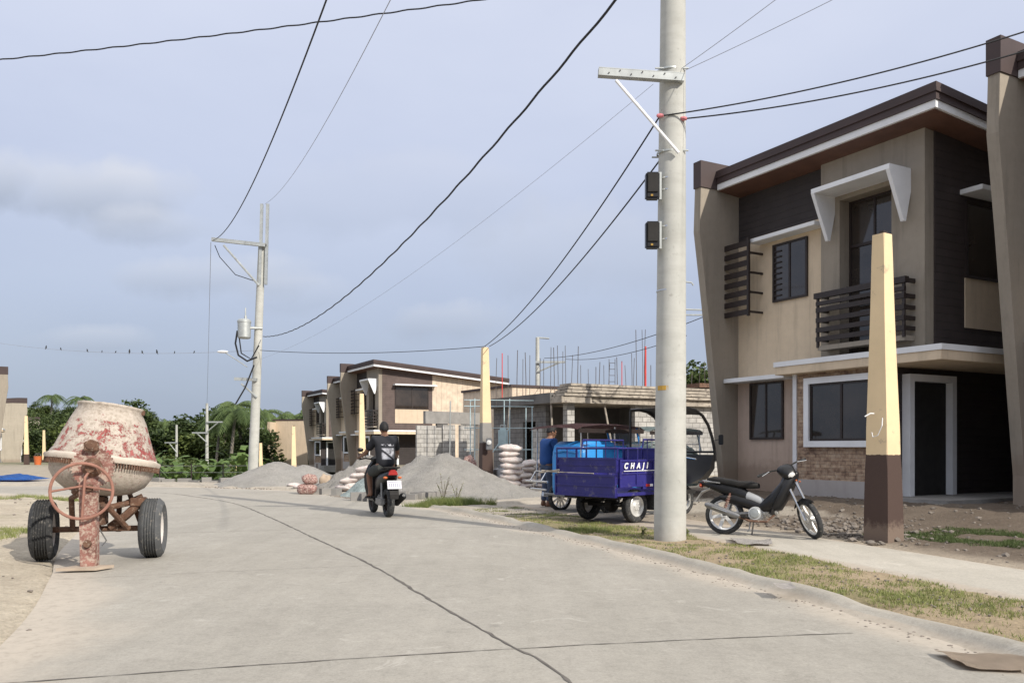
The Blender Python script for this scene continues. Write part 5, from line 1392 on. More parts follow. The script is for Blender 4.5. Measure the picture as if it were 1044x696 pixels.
    b = bmn(); rings_loft(b, body_loft([(-.06, .52, .03, .10), (.16, .50, .09, .112), (.40, .44, .09, .11), (.60, .38, .05, .09)], 14)); A('side_panel', b, 'black', None, True)
    b = bmn(); rings_loft(b, body_loft([(-.26, .775, .02, .06), (-.15, .77, .05, .10), (.10, .73, .055, .12), (.22, .71, .05, .125), (.38, .71, .055, .115), (.47, .70, .035, .07)], 14)); A('seat', b, 'blackmat', None, True)
    b = bmn(); tube(b, [(-.05, .10, .72), (-.30, .11, .745), (-.34, 0, .75), (-.30, -.11, .745), (-.05, -.10, .72)], .012, 6); A('grab_rail', b, 'chrome', None, True)
    b = bmn(); box(b, -.375, -.34, -.055, .055, .655, .715, .01); A('tail_light', b, 'red', tl)
    b = bmn(); rings_loft(b, [[Vector((x, w, z)), Vector((x, -w, z)), Vector((x - .015, -w, z - .02)), Vector((x - .015, w, z - .02))] for x, z, w in ((-.20, .66, .06), (-.33, .60, .06), (-.42, .47, .055))]); A('rear_mudguard', b, 'greypanel', None)
    # swingarm, shocks, engine, exhaust, stand, pegs
    b = bmn()
    for s in (-1, 1): tube(b, [(0, s * .09, Rr), (.25, s * .09, .30), (.42, s * .07, .32)], .02, 6)
    A('swingarm', b, 'greysteel', None, True)
    for s in (-1, 1):
        b = bmn(); p0, p1 = Vector((.02, s * .115, .31)), Vector((.10, s * .10, .58)); pts = []
        for k in range(61):
            f = k / 60; a = f * 2 * math.pi * 8; pts.append(p0.lerp(p1, .15 + .7 * f) + Vector((math.cos(a), math.sin(a), 0)) * .024)
        tube(b, pts, .006, 5); tube(b, [p0, p1], .012, 6); A('shock_absorber', b, 'rust' if s < 0 else 'steel', None, True)
    b = bmn(); lathe(b, [(.001, -.12), (.09, -.12), (.10, -.08), (.10, .08), (.09, .12), (.001, .12)], 20, T(.46, 0, .31) @ AX_Y); box(b, .36, .56, -.10, .10, .23, .38, .02)
    lathe(b, [(.001, 0), (.055, 0), (.065, .02), (.055, .04), (.065, .06), (.055, .08), (.065, .10), (.055, .12), (.065, .14), (.055, .16), (.06, .2), (.001, .21)], 16, T(.54, 0, .33) @ Matrix.Rotation(R(78), 4, 'Y')); A('engine', b, 'alloy', None, True)
    b = bmn(); lathe(b, [(.001, .14), (.06, .135), (.075, .12), (.075, .10)], 20, T(.46, 0, .31) @ AX_Y); A('engine_cover', b, 'steel', None, True)
    b = bmn(); tube(b, [(.70, -.03, .30), (.62, -.10, .20), (.40, -.13, .20), (.22, -.145, .26)], .016, 8); ex = A('exhaust', b, 'rustdark', None, True)
    b = bmn(); tube(b, [(.26, -.15, .255), (.20, -.15, .27), (-.20, -.165, .40), (-.235, -.165, .41)], [.025, .045, .045, .025], 14); A('muffler', b, 'greysteel', ex, True)
    b = bmn(); tube(b, [(.10, -.205, .31), (-.12, -.215, .375)], .012, 6); A('heat_guard', b, 'chrome', ex)
    b = bmn(); tube(b, [(.36, -.30, .25), (.36, .30, .25)], .012, 6); 
    for s in (-1, 1): box(b, .33, .40, s * .30 - .05, s * .30 + .05, .24, .275, .005)
    A('footrest', b, 'blackmat', None)
    b = bmn(); tube(b, [(.40, .06, .22), (.36, .13, .02), (.33, .14, .0)], .011, 6); tube(b, [(.40, -.10, .22), (.385, -.10, .07), (.36, -.10, .055)], .010, 6); A('side_stand', b, 'greysteel', None)
    b = bmn(); tube(b, [(.33, -.155, .24), (.02, -.10, .275)], .012, 5); box(b, .0, .34, .10, .115, .23, .33, .004); A('chain_case', b, 'black', None)
    for s in (-1, 1):
        b = bmn(); ball(b, (1.0, s * .10, .78), .015, (1, 1, .8), 8, 6); ball(b, (-.34, s * .09, .68), .015, (1, 1, .8), 8, 6); A('turn_signal', b, 'orange', None, True)
underbone()

# ------------------------------------------------------------------ scooter and rider
def scooter():
    Rw = gp(396, 528.3); Fw = gp(381.5, 523.4); d = (Fw - Rw)
    rz = math.atan2(d.y, d.x); lo = (Rw.x, Rw.y, .028)
    t = thing('scooter', 'black scooter with a white number plate ridden away along the road', 'scooter', lo, rz)
    Rr = .26
    for nm, x, w in (('rear_wheel', 0, .13), ('front_wheel', 1.24, .11)):
        spoked_wheel(t, nm, Rr, w, (x, 0, Rr), spokes=5, rimmat='darkpost')
    def A(name, b, mat, parent=None, smooth=True, ang=45): return obj(name, b, mat, parent or t, smooth, ang)
    b = bmn(); rings_loft(b, body_loft([(-.34, .80, .03, .06), (-.27, .77, .075, .10), (-.10, .72, .10, .14), (.15, .66, .14, .17), (.38, .60, .15, .16), (.50, .50, .14, .13), (.56, .40, .10, .12)], 16)); A('tail_body', b, 'black')
    b = bmn(); rings_loft(b, body_loft([(-.30, .87, .02, .07), (-.2, .865, .04, .12), (.12, .84, .045, .145), (.22, .80, .04, .15), (.50, .78, .045, .14), (.60, .75, .03, .08)], 16)); A('seat', b, 'blackmat')
    b = bmn(); box(b, .48, 1.0, -.17, .17, .26, .33, .02); box(b, .40, .56, -.13, .13, .2, .5, .02); A('footboard', b, 'black', None, False)
    b = bmn(); rings_loft(b, [[Vector((x + .05, w, z)), Vector((x - .02, w * .8, z)), Vector((x - .04, 0, z)), Vector((x - .02, -w * .8, z)), Vector((x + .05, -w, z)), Vector((x + .12, 0, z))] for x, w, z in ((1.0, .16, .28), (1.02, .21, .5), (.98, .23, .72), (.93, .17, .90), (.90, .10, 1.0))]); A('front_shield', b, 'black')
    b = bmn(); rg = []
    for k in range(11):
        a = R(30 + 12 * k); p = Vector((1.24, 0, Rr)) + Vector((math.cos(a), 0, math.sin(a))) * (Rr + .03); rg.append([p + Vector((0, y_, -abs(y_) * .4)) for y_ in (-.08, -.04, 0, .04, .08)])
    rings_loft(b, rg, False, False); bmesh.ops.solidify(b, geom=b.faces[:], thickness=.004); A('front_mudguard', b, 'black')
    b = bmn()
    for s in (-1, 1): tube(b, [(1.24, s * .085, Rr), (1.08, s * .07, .62)], .018, 8)
    A('fork', b, 'greysteel')
    b = bmn(); rings_loft(b, body_loft([(.84, 1.02, .03, .09), (.90, 1.03, .06, .13), (.99, 1.02, .05, .11), (1.04, 1.0, .02, .05)], 14)); A('handlebar_cowl', b, 'black')
    b = bmn()
    for s in (-1, 1): tube(b, [(.90, s * .08, 1.03), (.86, s * .24, 1.05), (.82, s * .36, 1.03)], .014, 6)
    hb = A('handlebar', b, 'blackmat')
    for s in (-1, 1):
        b = bmn(); tube(b, [(.86, s * .22, 1.06), (.88, s * .30, 1.18)], .007, 5); ball(b, (.88, s * .33, 1.21), .06, (.25, 1, .65), 12, 8); A('mirror', b, 'black', hb)
    # rear: light, plate, mudguard, exhaust, engine
    b = bmn(); prism(b, [(-.085, .77), (.085, .77), (.065, .83), (.03, .86), (-.03, .86), (-.065, .83)], -.37, -.30, 'yz'); A('tail_light', b, 'red', None, False)
    b = bmn(); rings_loft(b, [[Vector((x, w, z)), Vector((x, -w, z)), Vector((x - .012, -w, z - .012)), Vector((x - .012, w, z - .012))] for x, z, w in ((-.20, .70, .08), (-.36, .62, .09), (-.45, .44, .08), (-.44, .36, .07))]); A('rear_mudguard', b, 'blackmat', None, False)
    b = bmn(); box(b, -.006, .006, -.125, .125, -.075, .075, .003); pl = obj('number_plate', b, 'plate', t); pl.location = (-.45, -.0, .60); pl.rotation_euler = (0, R(16), 0)
    b = bmn(); box(b, -.0085, -.0065, -.11, .11, .045, .062)
    for k in range(6): box(b, -.0085, -.0065, -.095 + k * .034, -.075 + k * .034, -.045, .03)
    obj('plate_marks', b, M('plate_grey_marks', (.30, .30, .38), .6), pl)
    b = bmn(); tube(b, [(.30, -.17, .22), (.18, -.20, .24), (-.22, -.21, .38), (-.28, -.21, .40)], [.03, .06, .065, .045], 14); ex = A('exhaust', b, 'blackmat')
    b = bmn(); lathe(b, [(.001, 0), (.025, .0), (.035, .01), (.035, .03)], 12, T(-.285, -.21, .402) @ Matrix.Rotation(R(-90), 4, 'Y')); A('exhaust_tip', b, 'chrome', ex)
    b = bmn(); box(b, -.06, .42, .07, .15, .20, .36, .03); box(b, .25, .48, -.1, .1, .2, .42, .03); A('engine_case', b, 'greysteel', None, False)
    b = bmn()
    for s in (-1, 1): tube(b, [(.0, s * .12, .30), (.02, s * .12, .62)], .022, 8)
    A('shock_absorber', b, 'greysteel')
    b = bmn()
    for s in (-1, 1): ball(b, (-.31, s * .13, .72), .035, (1, 1.2, .7), 10, 6)
    A('turn_signal', b, 'orange')
    b = bmn(); tube(b, [(-.05, .13, .88), (-.30, .13, .90), (-.36, 0, .905), (-.30, -.13, .90), (-.05, -.13, .88)], .014, 6); A('grab_rail', b, 'blackmat')
    return lo, rz
slo, srz = scooter()

def skin(verts, edges, radii, root=0, sub=2):
    me = bpy.data.meshes.new('skinbase'); me.from_pydata([Vector(v) for v in verts], edges, [])
    o = bpy.data.objects.new('skinbase', me); COL.objects.link(o)
    m = o.modifiers.new('s', 'SKIN'); m.use_smooth_shade = True
    for i, r_ in enumerate(radii):
        sv = me.skin_vertices[0].data[i]; rr_ = r_ if isinstance(r_, tuple) else (r_, r_); sv.radius = rr_; sv.use_root = (i == root)
    q = o.modifiers.new('u', 'SUBSURF'); q.levels = sub; q.render_levels = sub
    dg = bpy.context.evaluated_depsgraph_get(); dg.update()
    out = bpy.data.meshes.new_from_object(o.evaluated_get(dg)); bpy.data.objects.remove(o); return out
def merge_meshes(name, meshes, mat, parent):
    b = bmn()
    for m in meshes: b.from_mesh(m)
    o = obj(name, b, mat, parent, True, 180, recalc=True); return o
def finger_chain(base, dirv, curl, L_, r_):
    d = Vector(dirv).normalized(); c = Vector(curl); pts = [Vector(base)]
    for k in range(3):
        d = (d + c * (.55 if k else .15)).normalized(); pts.append(pts[-1] + d * L_ * (.42, .33, .25)[k])
    return pts
def person(label, loc, rz, J, shirt_mat, leg_mat, shirt='short', legs='shorts', group=None):
    """J: joints in local space, x to the right, y forward"""
    t = thing('person', label, 'person', loc, rz, group)
    V = {k: Vector(v) for k, v in J.items()}
    # body graph
    names = ['pelvis', 'belly', 'chest', 'upper', 'neck', 'skull']
    pts = [V['pelvis'], V['pelvis'].lerp(V['chest'], .4), V['chest'], V['chest'].lerp(V['neck'], .62), V['neck'], V['head'] + Vector((0, 0, -.04))]
    rad = [(.15, .115), (.135, .105), (.155, .115), (.11, .085), .055, .06]
    ed = [(0, 1), (1, 2), (2, 3), (3, 4), (4, 5)]
    def add(p, r_, par): pts.append(Vector(p)); rad.append(r_); ed.append((par, len(pts) - 1)); return len(pts) - 1
    ends = []
    for s in 'LR':
        k = add(V['sh' + s], .062, 3); k = add(V['sh' + s].lerp(V['el' + s], .5), .05, k); k = add(V['el' + s], .041, k); k = add(V['el' + s].lerp(V['wr' + s], .45), .039, k); k = add(V['wr' + s], .027, k)
        d = (V['wr' + s] - V['el' + s]).normalized(); k = add(V['wr' + s] + d * .045, (.042, .02), k); ends.append((s, V['wr' + s] + d * .06, d))
        k = add(V['hip' + s], .095, 0); k = add(V['hip' + s].lerp(V['kn' + s], .5), .082, k); k = add(V['kn' + s], .058, k); k = add(V['kn' + s].lerp(V['an' + s], .35), .057, k); k = add(V['an' + s], .036, k)
        f = V['toe' + s] - V['an' + s]; f.z = 0; f.normalize(); k2 = add(V['an' + s] - f * .045 + Vector((0, 0, -.045)), .032, k); k3 = add(V['an' + s] + f * .09 + Vector((0, 0, -.045)), (.04, .028), k); add(V['an' + s] + f * .17 + Vector((0, 0, -.055)), (.036, .018), k3)
    body = [skin(pts, ed, rad, 0, 2)]
    for s, w, d in ends:
        sd = 1 if s == 'R' else -1; side = d.cross(Vector((0, 0, 1))).normalized(); down = Vector((0, 0, -1)); down = (down - d * down.dot(d)).normalized()
        for q in range(4):
            p = finger_chain(w + side * (q - 1.5) * .02 - d * .01, d, down * .9, (.072, .082, .077, .06)[q], .009); body.append(skin(p, [(0, 1), (1, 2), (2, 3)], [.010, .0095, .0085, .007], 0, 1))
        p = finger_chain(w - d * .045 - side * sd * .032, d * .6 - side * sd * .8 + down * .4, down * .8 + side * sd * .3, .065, .01); body.append(skin(p, [(0, 1), (1, 2), (2, 3)], [.013, .011, .010, .008], 0, 1))
    # head with face
    b = bmn(); hc = V['head']; fw = Vector((J.get('face', (0, 1, 0)))).normalized(); rt = fw.cross(Vector((0, 0, 1))).normalized(); up = rt.cross(fw)
    g = bmesh.ops.create_uvsphere(b, u_segments=24, v_segments=18, radius=1)
    for v in g['verts']:
        x, y, z = v.co; w = .076 * (1 - .18 * max(0, -z)); l = .098 * (1 - .10 * max(0, -z)); h_ = .118
        if y > 0 and z < 0: l *= 1 - .12 * abs(z)
        v.co = hc + rt * x * w + fw * y * l + up * z * h_
    for c, r_, sc in (((0, .103, -.018), .018, 1), ((0, .095, -.055), .016, 1), ((0, .082, -.09), .026, 1), ((.078, -.005, -.01), .024, 1), ((-.078, -.005, -.01), .024, 1), ((.03, .088, .022), .015, 1), ((-.03, .088, .022), .015, 1)):
        gg = bmesh.ops.create_uvsphere(b, u_segments=10, v_segments=8, radius=r_)
        for v in gg['verts']:
            x, y, z = v.co
            if abs(c[0]) > .06: x *= .35
            v.co = hc + rt * (c[0] + x) + fw * (c[1] + y * .8) + up * (c[2] + z * 1.15)
    hm = bpy.data.meshes.new('h'); b.to_mesh(hm); b.free(); body.append(hm)
    bo_ = merge_meshes('body', body, 'skin', t)
    b = bmn(); g = bmesh.ops.create_uvsphere(b, u_segments=28, v_segments=22, radius=1)
    for v in g['verts']:
        x, y, z = v.co; r_ = 1.10 + .04 * nz(x, y, z, 6)
        if z < -.05 - .55 * max(0, -y) and True: r_ = .82
        if y > .45 and z < .45: r_ = .82
        if z < -.62: r_ = .7
        v.co = hc + rt * x * .078 * r_ + fw * y * .10 * r_ + up * (z * .12 * r_ + .006)
    obj('hair', b, 'hair', t, True, 180)
    b = bmn()
    for sx in (-1, 1): ball(b, hc + rt * .03 * sx + fw * .097 + up * .022, .008, (1, 1, 1), 8, 6)
    obj('eyes', b, 'hair', t, True)
    # shirt
    pts = [V['pelvis'] + Vector((0, -.01, -.07)), V['pelvis'].lerp(V['chest'], .45), V['chest'] + Vector((0, -.01, 0)), V['chest'].lerp(V['neck'], .62), V['chest'].lerp(V['neck'], .93)]
    rad = [(.20, .165), (.19, .155), (.20, .155), (.135, .105), (.078, .07)]; ed = [(0, 1), (1, 2), (2, 3), (3, 4)]
    for s in 'LR':
        k = add(V['sh' + s] + Vector((0, 0, .005)), .088, 3); k = add(V['sh' + s].lerp(V['el' + s], .45), .078, k); k = add(V['sh' + s].lerp(V['el' + s], .8), .075, k)
    me = skin(pts, ed, rad, 0, 2)
    for v in me.vertices: v.co += Vector((nz(v.co.x, v.co.y, v.co.z, 9), nz(v.co.y, v.co.z, v.co.x, 9), 0)) * .014
    merge_meshes('shirt', [me], shirt_mat, t)
    # shorts or trousers
    pts = [V['pelvis'] + Vector((0, 0, .03)), V['pelvis'] + Vector((0, 0, -.03))]; rad = [(.165, .125), (.165, .13)]; ed = [(0, 1)]
    for s in 'LR':
        k = add(V['hip' + s], .115, 1); k = add(V['hip' + s].lerp(V['kn' + s], .55), .108, k); k = add(V['hip' + s].lerp(V['kn' + s], .92), .095, k)
        if legs != 'shorts': k = add(V['kn' + s].lerp(V['an' + s], .15), .08, k); k = add(V['kn' + s].lerp(V['an' + s], .9), .062, k)
    merge_meshes('shorts' if legs == 'shorts' else 'trousers', [skin(pts, ed, rad, 0, 2)], leg_mat, t)
    for s in 'LR':
        f = V['toe' + s] - V['an' + s]; f.z = 0; f.normalize(); q = V['an' + s] + f * .06; b = bmn(); m = T(q.x, q.y, q.z - .082) @ Matrix.Rotation(math.atan2(f.y, f.x), 4, 'Z'); box(b, -.13, .14, -.048, .048, -.012, .012, .008, m); tube(b, [m @ Vector((.02, -.048, .0)), m @ Vector((.05, -.03, .05)), m @ Vector((.09, 0, .055)), m @ Vector((.05, .03, .05)), m @ Vector((.02, .048, .0))], .007, 5); obj('slipper', b, 'blackmat', t)
    return t
# scooter local x is forward; the person's local y is forward
person('rider in a black shirt with a pale back print and dark shorts, seen from behind', slo, srz - R(90), dict(
    pelvis=(0, .22, .92), chest=(0, .26, 1.26), neck=(0, .31, 1.47), head=(.0, .35, 1.60), face=(0, 1, -.05),
    shL=(-.185, .30, 1.40), elL=(-.30, .52, 1.16), wrL=(-.345, .76, 1.09), shR=(.185, .30, 1.40), elR=(.30, .52, 1.16), wrR=(.345, .76, 1.09),
    hipL=(-.10, .24, .89), knL=(-.21, .66, .76), anL=(-.19, .62, .40), toeL=(-.21, .80, .34), hipR=(.10, .24, .89), knR=(.17, .68, .76), anR=(.13, .66, .41), toeR=(.14, .85, .36)), 'shirt', 'shorts')

# ------------------------------------------------------------------ blue cargo tricycle
def cargo_trike():
    org = Vector((1.66, 14.15, .052)); rz = R(43)
    t = thing('cargo_tricycle', 'dark blue cargo tricycle with open cargo bed and black cab parked behind the pole', 'cargo tricycle', org, rz)
    def A(name, b, mat, parent=None, smooth=False): return obj(name, b, mat, parent or t, smooth)
    Rr = .275
    for s in (-1, 1):
        b = bmn(); tyre(b, Rr, .15, .17, AX_Y, (0, s * .50, Rr), 36, 3); w = A('rear_wheel', b, 'rubber', None, True)
        b = bmn(); mm = T(0, s * .5, Rr) @ AX_Y
        if s > 0: mm = mm @ Matrix.Rotation(math.pi, 4, 'X')
        lathe(b, [(.172, .055), (.165, .06), (.15, .03), (.10, .025), (.07, .045), (.03, .06), (.001, .06)], 28, mm)
        for k in range(6): ball(b, mm @ Vector((.055 * math.cos(k * 1.047), .055 * math.sin(k * 1.047), .055)), .009, (1, 1, 1), 6, 4)
        A('rim', b, 'alloy', w, True)
    spoked_wheel(t, 'front_wheel', .27, .11, (2.05, 0, .27), spokes=6, rimmat='alloy')
    b = bmn()
    for s in (-1, 1): tube(b, [(2.05, s * .09, .27), (1.85, s * .09, .85)], .028, 8)
    A('fork', b, 'black', None, True)
    b = bmn(); tube(b, [(0, -.5, Rr), (0, .5, Rr)], .035, 8); lathe(b, [(.001, -.09), (.10, -.07), (.12, 0), (.10, .07), (.001, .09)], 16, T(0, 0, Rr) @ AX_Y); box(b, -.5, 2.0, -.30, -.24, .40, .47); box(b, -.5, 2.0, .24, .30, .40, .47); box(b, -.5, -.45, -.6, .6, .40, .46)
    for s in (-1, 1):
        for k in range(4): box(b, -.35 + .05 * k, .35 - .05 * k, s * .40 - .03, s * .40 + .03, .30 + .015 * k, .312 + .015 * k)
    A('chassis', b, 'blackmat')
    # bed
    x0, x1, w, z0, z1, z2 = -.62, 1.12, .66, .46, 1.06, 1.24
    b = bmn(); box(b, x0, x1, -w, w, z0, z0 + .05, .005); bed = A('cargo_bed', b, 'blue')
    def panel(name, along, pos, a0, a1, zz0, zz1, post=4):
        b = bmn()
        def bx(u0, u1, d0, d1, c0, c1):
            if along == 'x': box(b, u0, u1, pos + d0, pos + d1, c0, c1, .004)
            else: box(b, pos + d0, pos + d1, u0, u1, c0, c1, .004)
        bx(a0, a1, -.010, .010, zz0, zz1)
        for z_ in (zz0, zz1 - .035, (zz0 + zz1) / 2 - .015): bx(a0, a1, -.025, .025, z_, z_ + .035)
        for k in range(post):
            u = a0 + (a1 - a0) * k / (post - 1); u = min(max(u, a0 + .018), a1 - .018); bx(u - .018, u + .018, -.028, .028, zz0, zz1)
        return A(name, b, 'blue', bed)
    panel('side_panel', 'x', -w, x0 + .03, x1, .60, 1.04, 5); panel('side_panel', 'x', w, x0 + .03, x1, .60, 1.04, 5)
    panel('front_panel', 'y', x1, -w, w, .52, 1.22, 4)
    panel('rear_panel', 'y', x0, -w, w, .83, 1.07, 2)
    panel('tailgate', 'y', x0 - .03, -w, w, .44, .80, 2)
    b = bmn()
    for s in (-1, 1):
        tube(b, [(x0, s * w, 1.04), (x0, s * w, 1.22), (x0 + .62, s * w, 1.22), (x0 + .65, s * w, 1.36), (x1, s * w, 1.36), (x1, s * w, 1.04)], .016, 6)
        for k in range(1, 7): tube(b, [(x0 + k * .25, s * w, 1.04), (x0 + k * .25, s * w, 1.22 if k < 3 else 1.36)], .010, 5)
        box(b, x0 + .03, x1, s * w - .03, s * w + .03, .50, .70, .004) if False else None
    tube(b, [(x0, -w, 1.22), (x0, w, 1.22)], .018, 6)
    for y_ in (-.22, .22, 0): tube(b, [(x0, y_, 1.06), (x0, y_, 1.22)], .012, 5)
    A('bed_rail', b, 'blue', bed)
    b = bmn(); tube(b, [(x0 - .04, -.2, .815), (x0 - .04, w - .02, .82)], .009, 5); tube(b, [(x0 - .05, w - .1, .82), (x0 - .1, w + .26, .84)], .014, 5); tube(b, [(x0 - .05, w - .1, .86), (x0 - .12, w + .3, .80)], .012, 5); A('latch_bar', b, 'wood', bed)
    b = bmn(); rings_loft(b, [[Vector((x, -.66 + .0, z)), Vector((x, -.42, z))] for x, z in [(-.42 + .84 * k / 10, .30 + .30 * math.sin(math.pi * (k + .8) / 11.6)) for k in range(11)]], False, False); bmesh.ops.solidify(b, geom=b.faces[:], thickness=.006)
    b.free()
    b = bmn(); box(b, .34, .375, -.64, -.42, .20, .52, .003); A('mud_flap', b, 'rubber')
    b = bmn(); box(b, .06, .165, -.690, -.678, .60, .64); lr = A('side_reflector', b, 'red', bed); b = bmn(); box(b, .165, .24, -.690, -.678, .60, .64); A('side_reflector', b, 'white', bed)
    b = bmn(); box(b, -.60, x1, -w - .015, -w + .02, .51, .69, .003) if False else box(b, .0, x1, -w - .015, -w + .03, .56, .69, .003); A('side_skirt', b, 'blue', bed)
    # lettering on the side panel
    cu = bpy.data.curves.new('lettering', 'FONT'); cu.body = 'CHAJI'; cu.size = .125; cu.extrude = .002; cu.shear = .25; cu.space_character = 2.1; cu.offset = .006
    to = bpy.data.objects.new('lettering', cu); COL.objects.link(to); dg = bpy.context.evaluated_depsgraph_get(); dg.update()
    me = bpy.data.meshes.new_from_object(to.evaluated_get(dg)); bpy.data.objects.remove(to); me.materials.clear(); me.materials.append(MT['white'])
    lo = bpy.data.objects.new('lettering', me); COL.objects.link(lo); lo.parent = bed; lo.location = (-.50, -w - .032, .90); lo.rotation_euler = (R(90), 0, 0)
    b = bmn(); box(b, -.5, .75, -w - .031, -w - .029, .855, .866); A('stripe', b, 'white', bed)
    # cab: roof arch sweeping down to the nose
    arch = [(1.16, 1.90), (1.4, 1.92), (1.65, 1.89), (1.88, 1.80), (2.06, 1.63), (2.19, 1.40), (2.27, 1.15), (2.28, .98)]
    b = bmn(); rg = [[Vector((x, y_, z + .03 * (1 - (y_ / .58) ** 2))) for y_ in (-.52, -.3, 0, .3, .52)] for x, z in arch[:4]]
    rings_loft(b, rg, False, False); bmesh.ops.solidify(b, geom=b.faces[:], thickness=.025); A('cab_roof', b, 'black', None, True)
    b = bmn()
    for s in (-1, 1): tube(b, [Vector((x, s * .53, z)) for x, z in arch], .028, 8); tube(b, [(1.18, s * .54, .5), (1.18, s * .54, 1.91)], .022, 6)
    tube(b, [(2.26, -.53, 1.15), (2.26, .53, 1.15)], .02, 6); A('cab_frame', b, 'black', None, True)
    b = bmn(); rg = [[Vector((x, y_, z)) for y_ in (-.51, 0, .51)] for x, z in arch[4:7]]; rings_loft(b, rg, False, False); bmesh.ops.solidify(b, geom=b.faces[:], thickness=.006)
    g_ = NT('windscreen_glass'); g_.fin((.6, .65, .65), .05); tn = g_.n('ShaderNodeBsdfTransparent'); ms = g_.n('ShaderNodeMixShader'); ms.inputs[0].default_value = .14; g_.l(tn.outputs[0], ms.inputs[1]); g_.l(g_.p.outputs[0], ms.inputs[2]); g_.l(ms.outputs[0], g_.out.inputs[0]); MT['screen'] = g_.m; A('windscreen', b, 'screen', None, True)
    b = bmn(); rings_loft(b, [[Vector((x, w_, z)), Vector((x, -w_, z)), Vector((x - d_, -w_, z)), Vector((x - d_, w_, z))] for x, w_, z, d_ in ((2.10, .30, .58, .25), (2.20, .44, .68, .22), (2.28, .52, .85, .15), (2.28, .53, 1.10, .06))]); cf = A('cab_nose', b, 'black', None, True)
    for s in (-1, 1):
        b = bmn(); ball(b, (2.27, s * .34, .82), .07, (.5, 1.2, .8), 14, 8); A('headlight', b, 'lens', cf, True)
        b = bmn(); tube(b, [(2.20, s * .53, 1.35), (2.24, s * .66, 1.38)], .008, 5); box(b, 2.22, 2.25, s * .68 - .05, s * .68 + .05, 1.28, 1.46, .012); A('mirror', b, 'black', cf)
    b = bmn(); box(b, 1.2, 1.62, -.34, .34, .62, .80, .03); A('driver_seat', b, 'blackmat'); b = bmn(); box(b, 1.17, 1.24, -.32, .32, .82, 1.2, .03); A('seat_back', b, 'blackmat')
    b = bmn(); tube(b, [(1.9, -.38, 1.02), (1.95, -.1, 1.05), (1.95, .1, 1.05), (1.9, .38, 1.02)], .014, 6); A('handlebar', b, 'chrome')
    b = bmn(); rings_loft(b, body_loft([(1.55, .72, .05, .10), (1.70, .76, .12, .14), (1.88, .80, .13, .13), (2.0, .82, .05, .07)], 14)); A('fuel_tank', b, 'blue', None, True)
    b = bmn(); box(b, 1.2, 1.6, -.16, .16, .32, .62, .03); A('engine', b, 'greysteel')
cargo_trike()

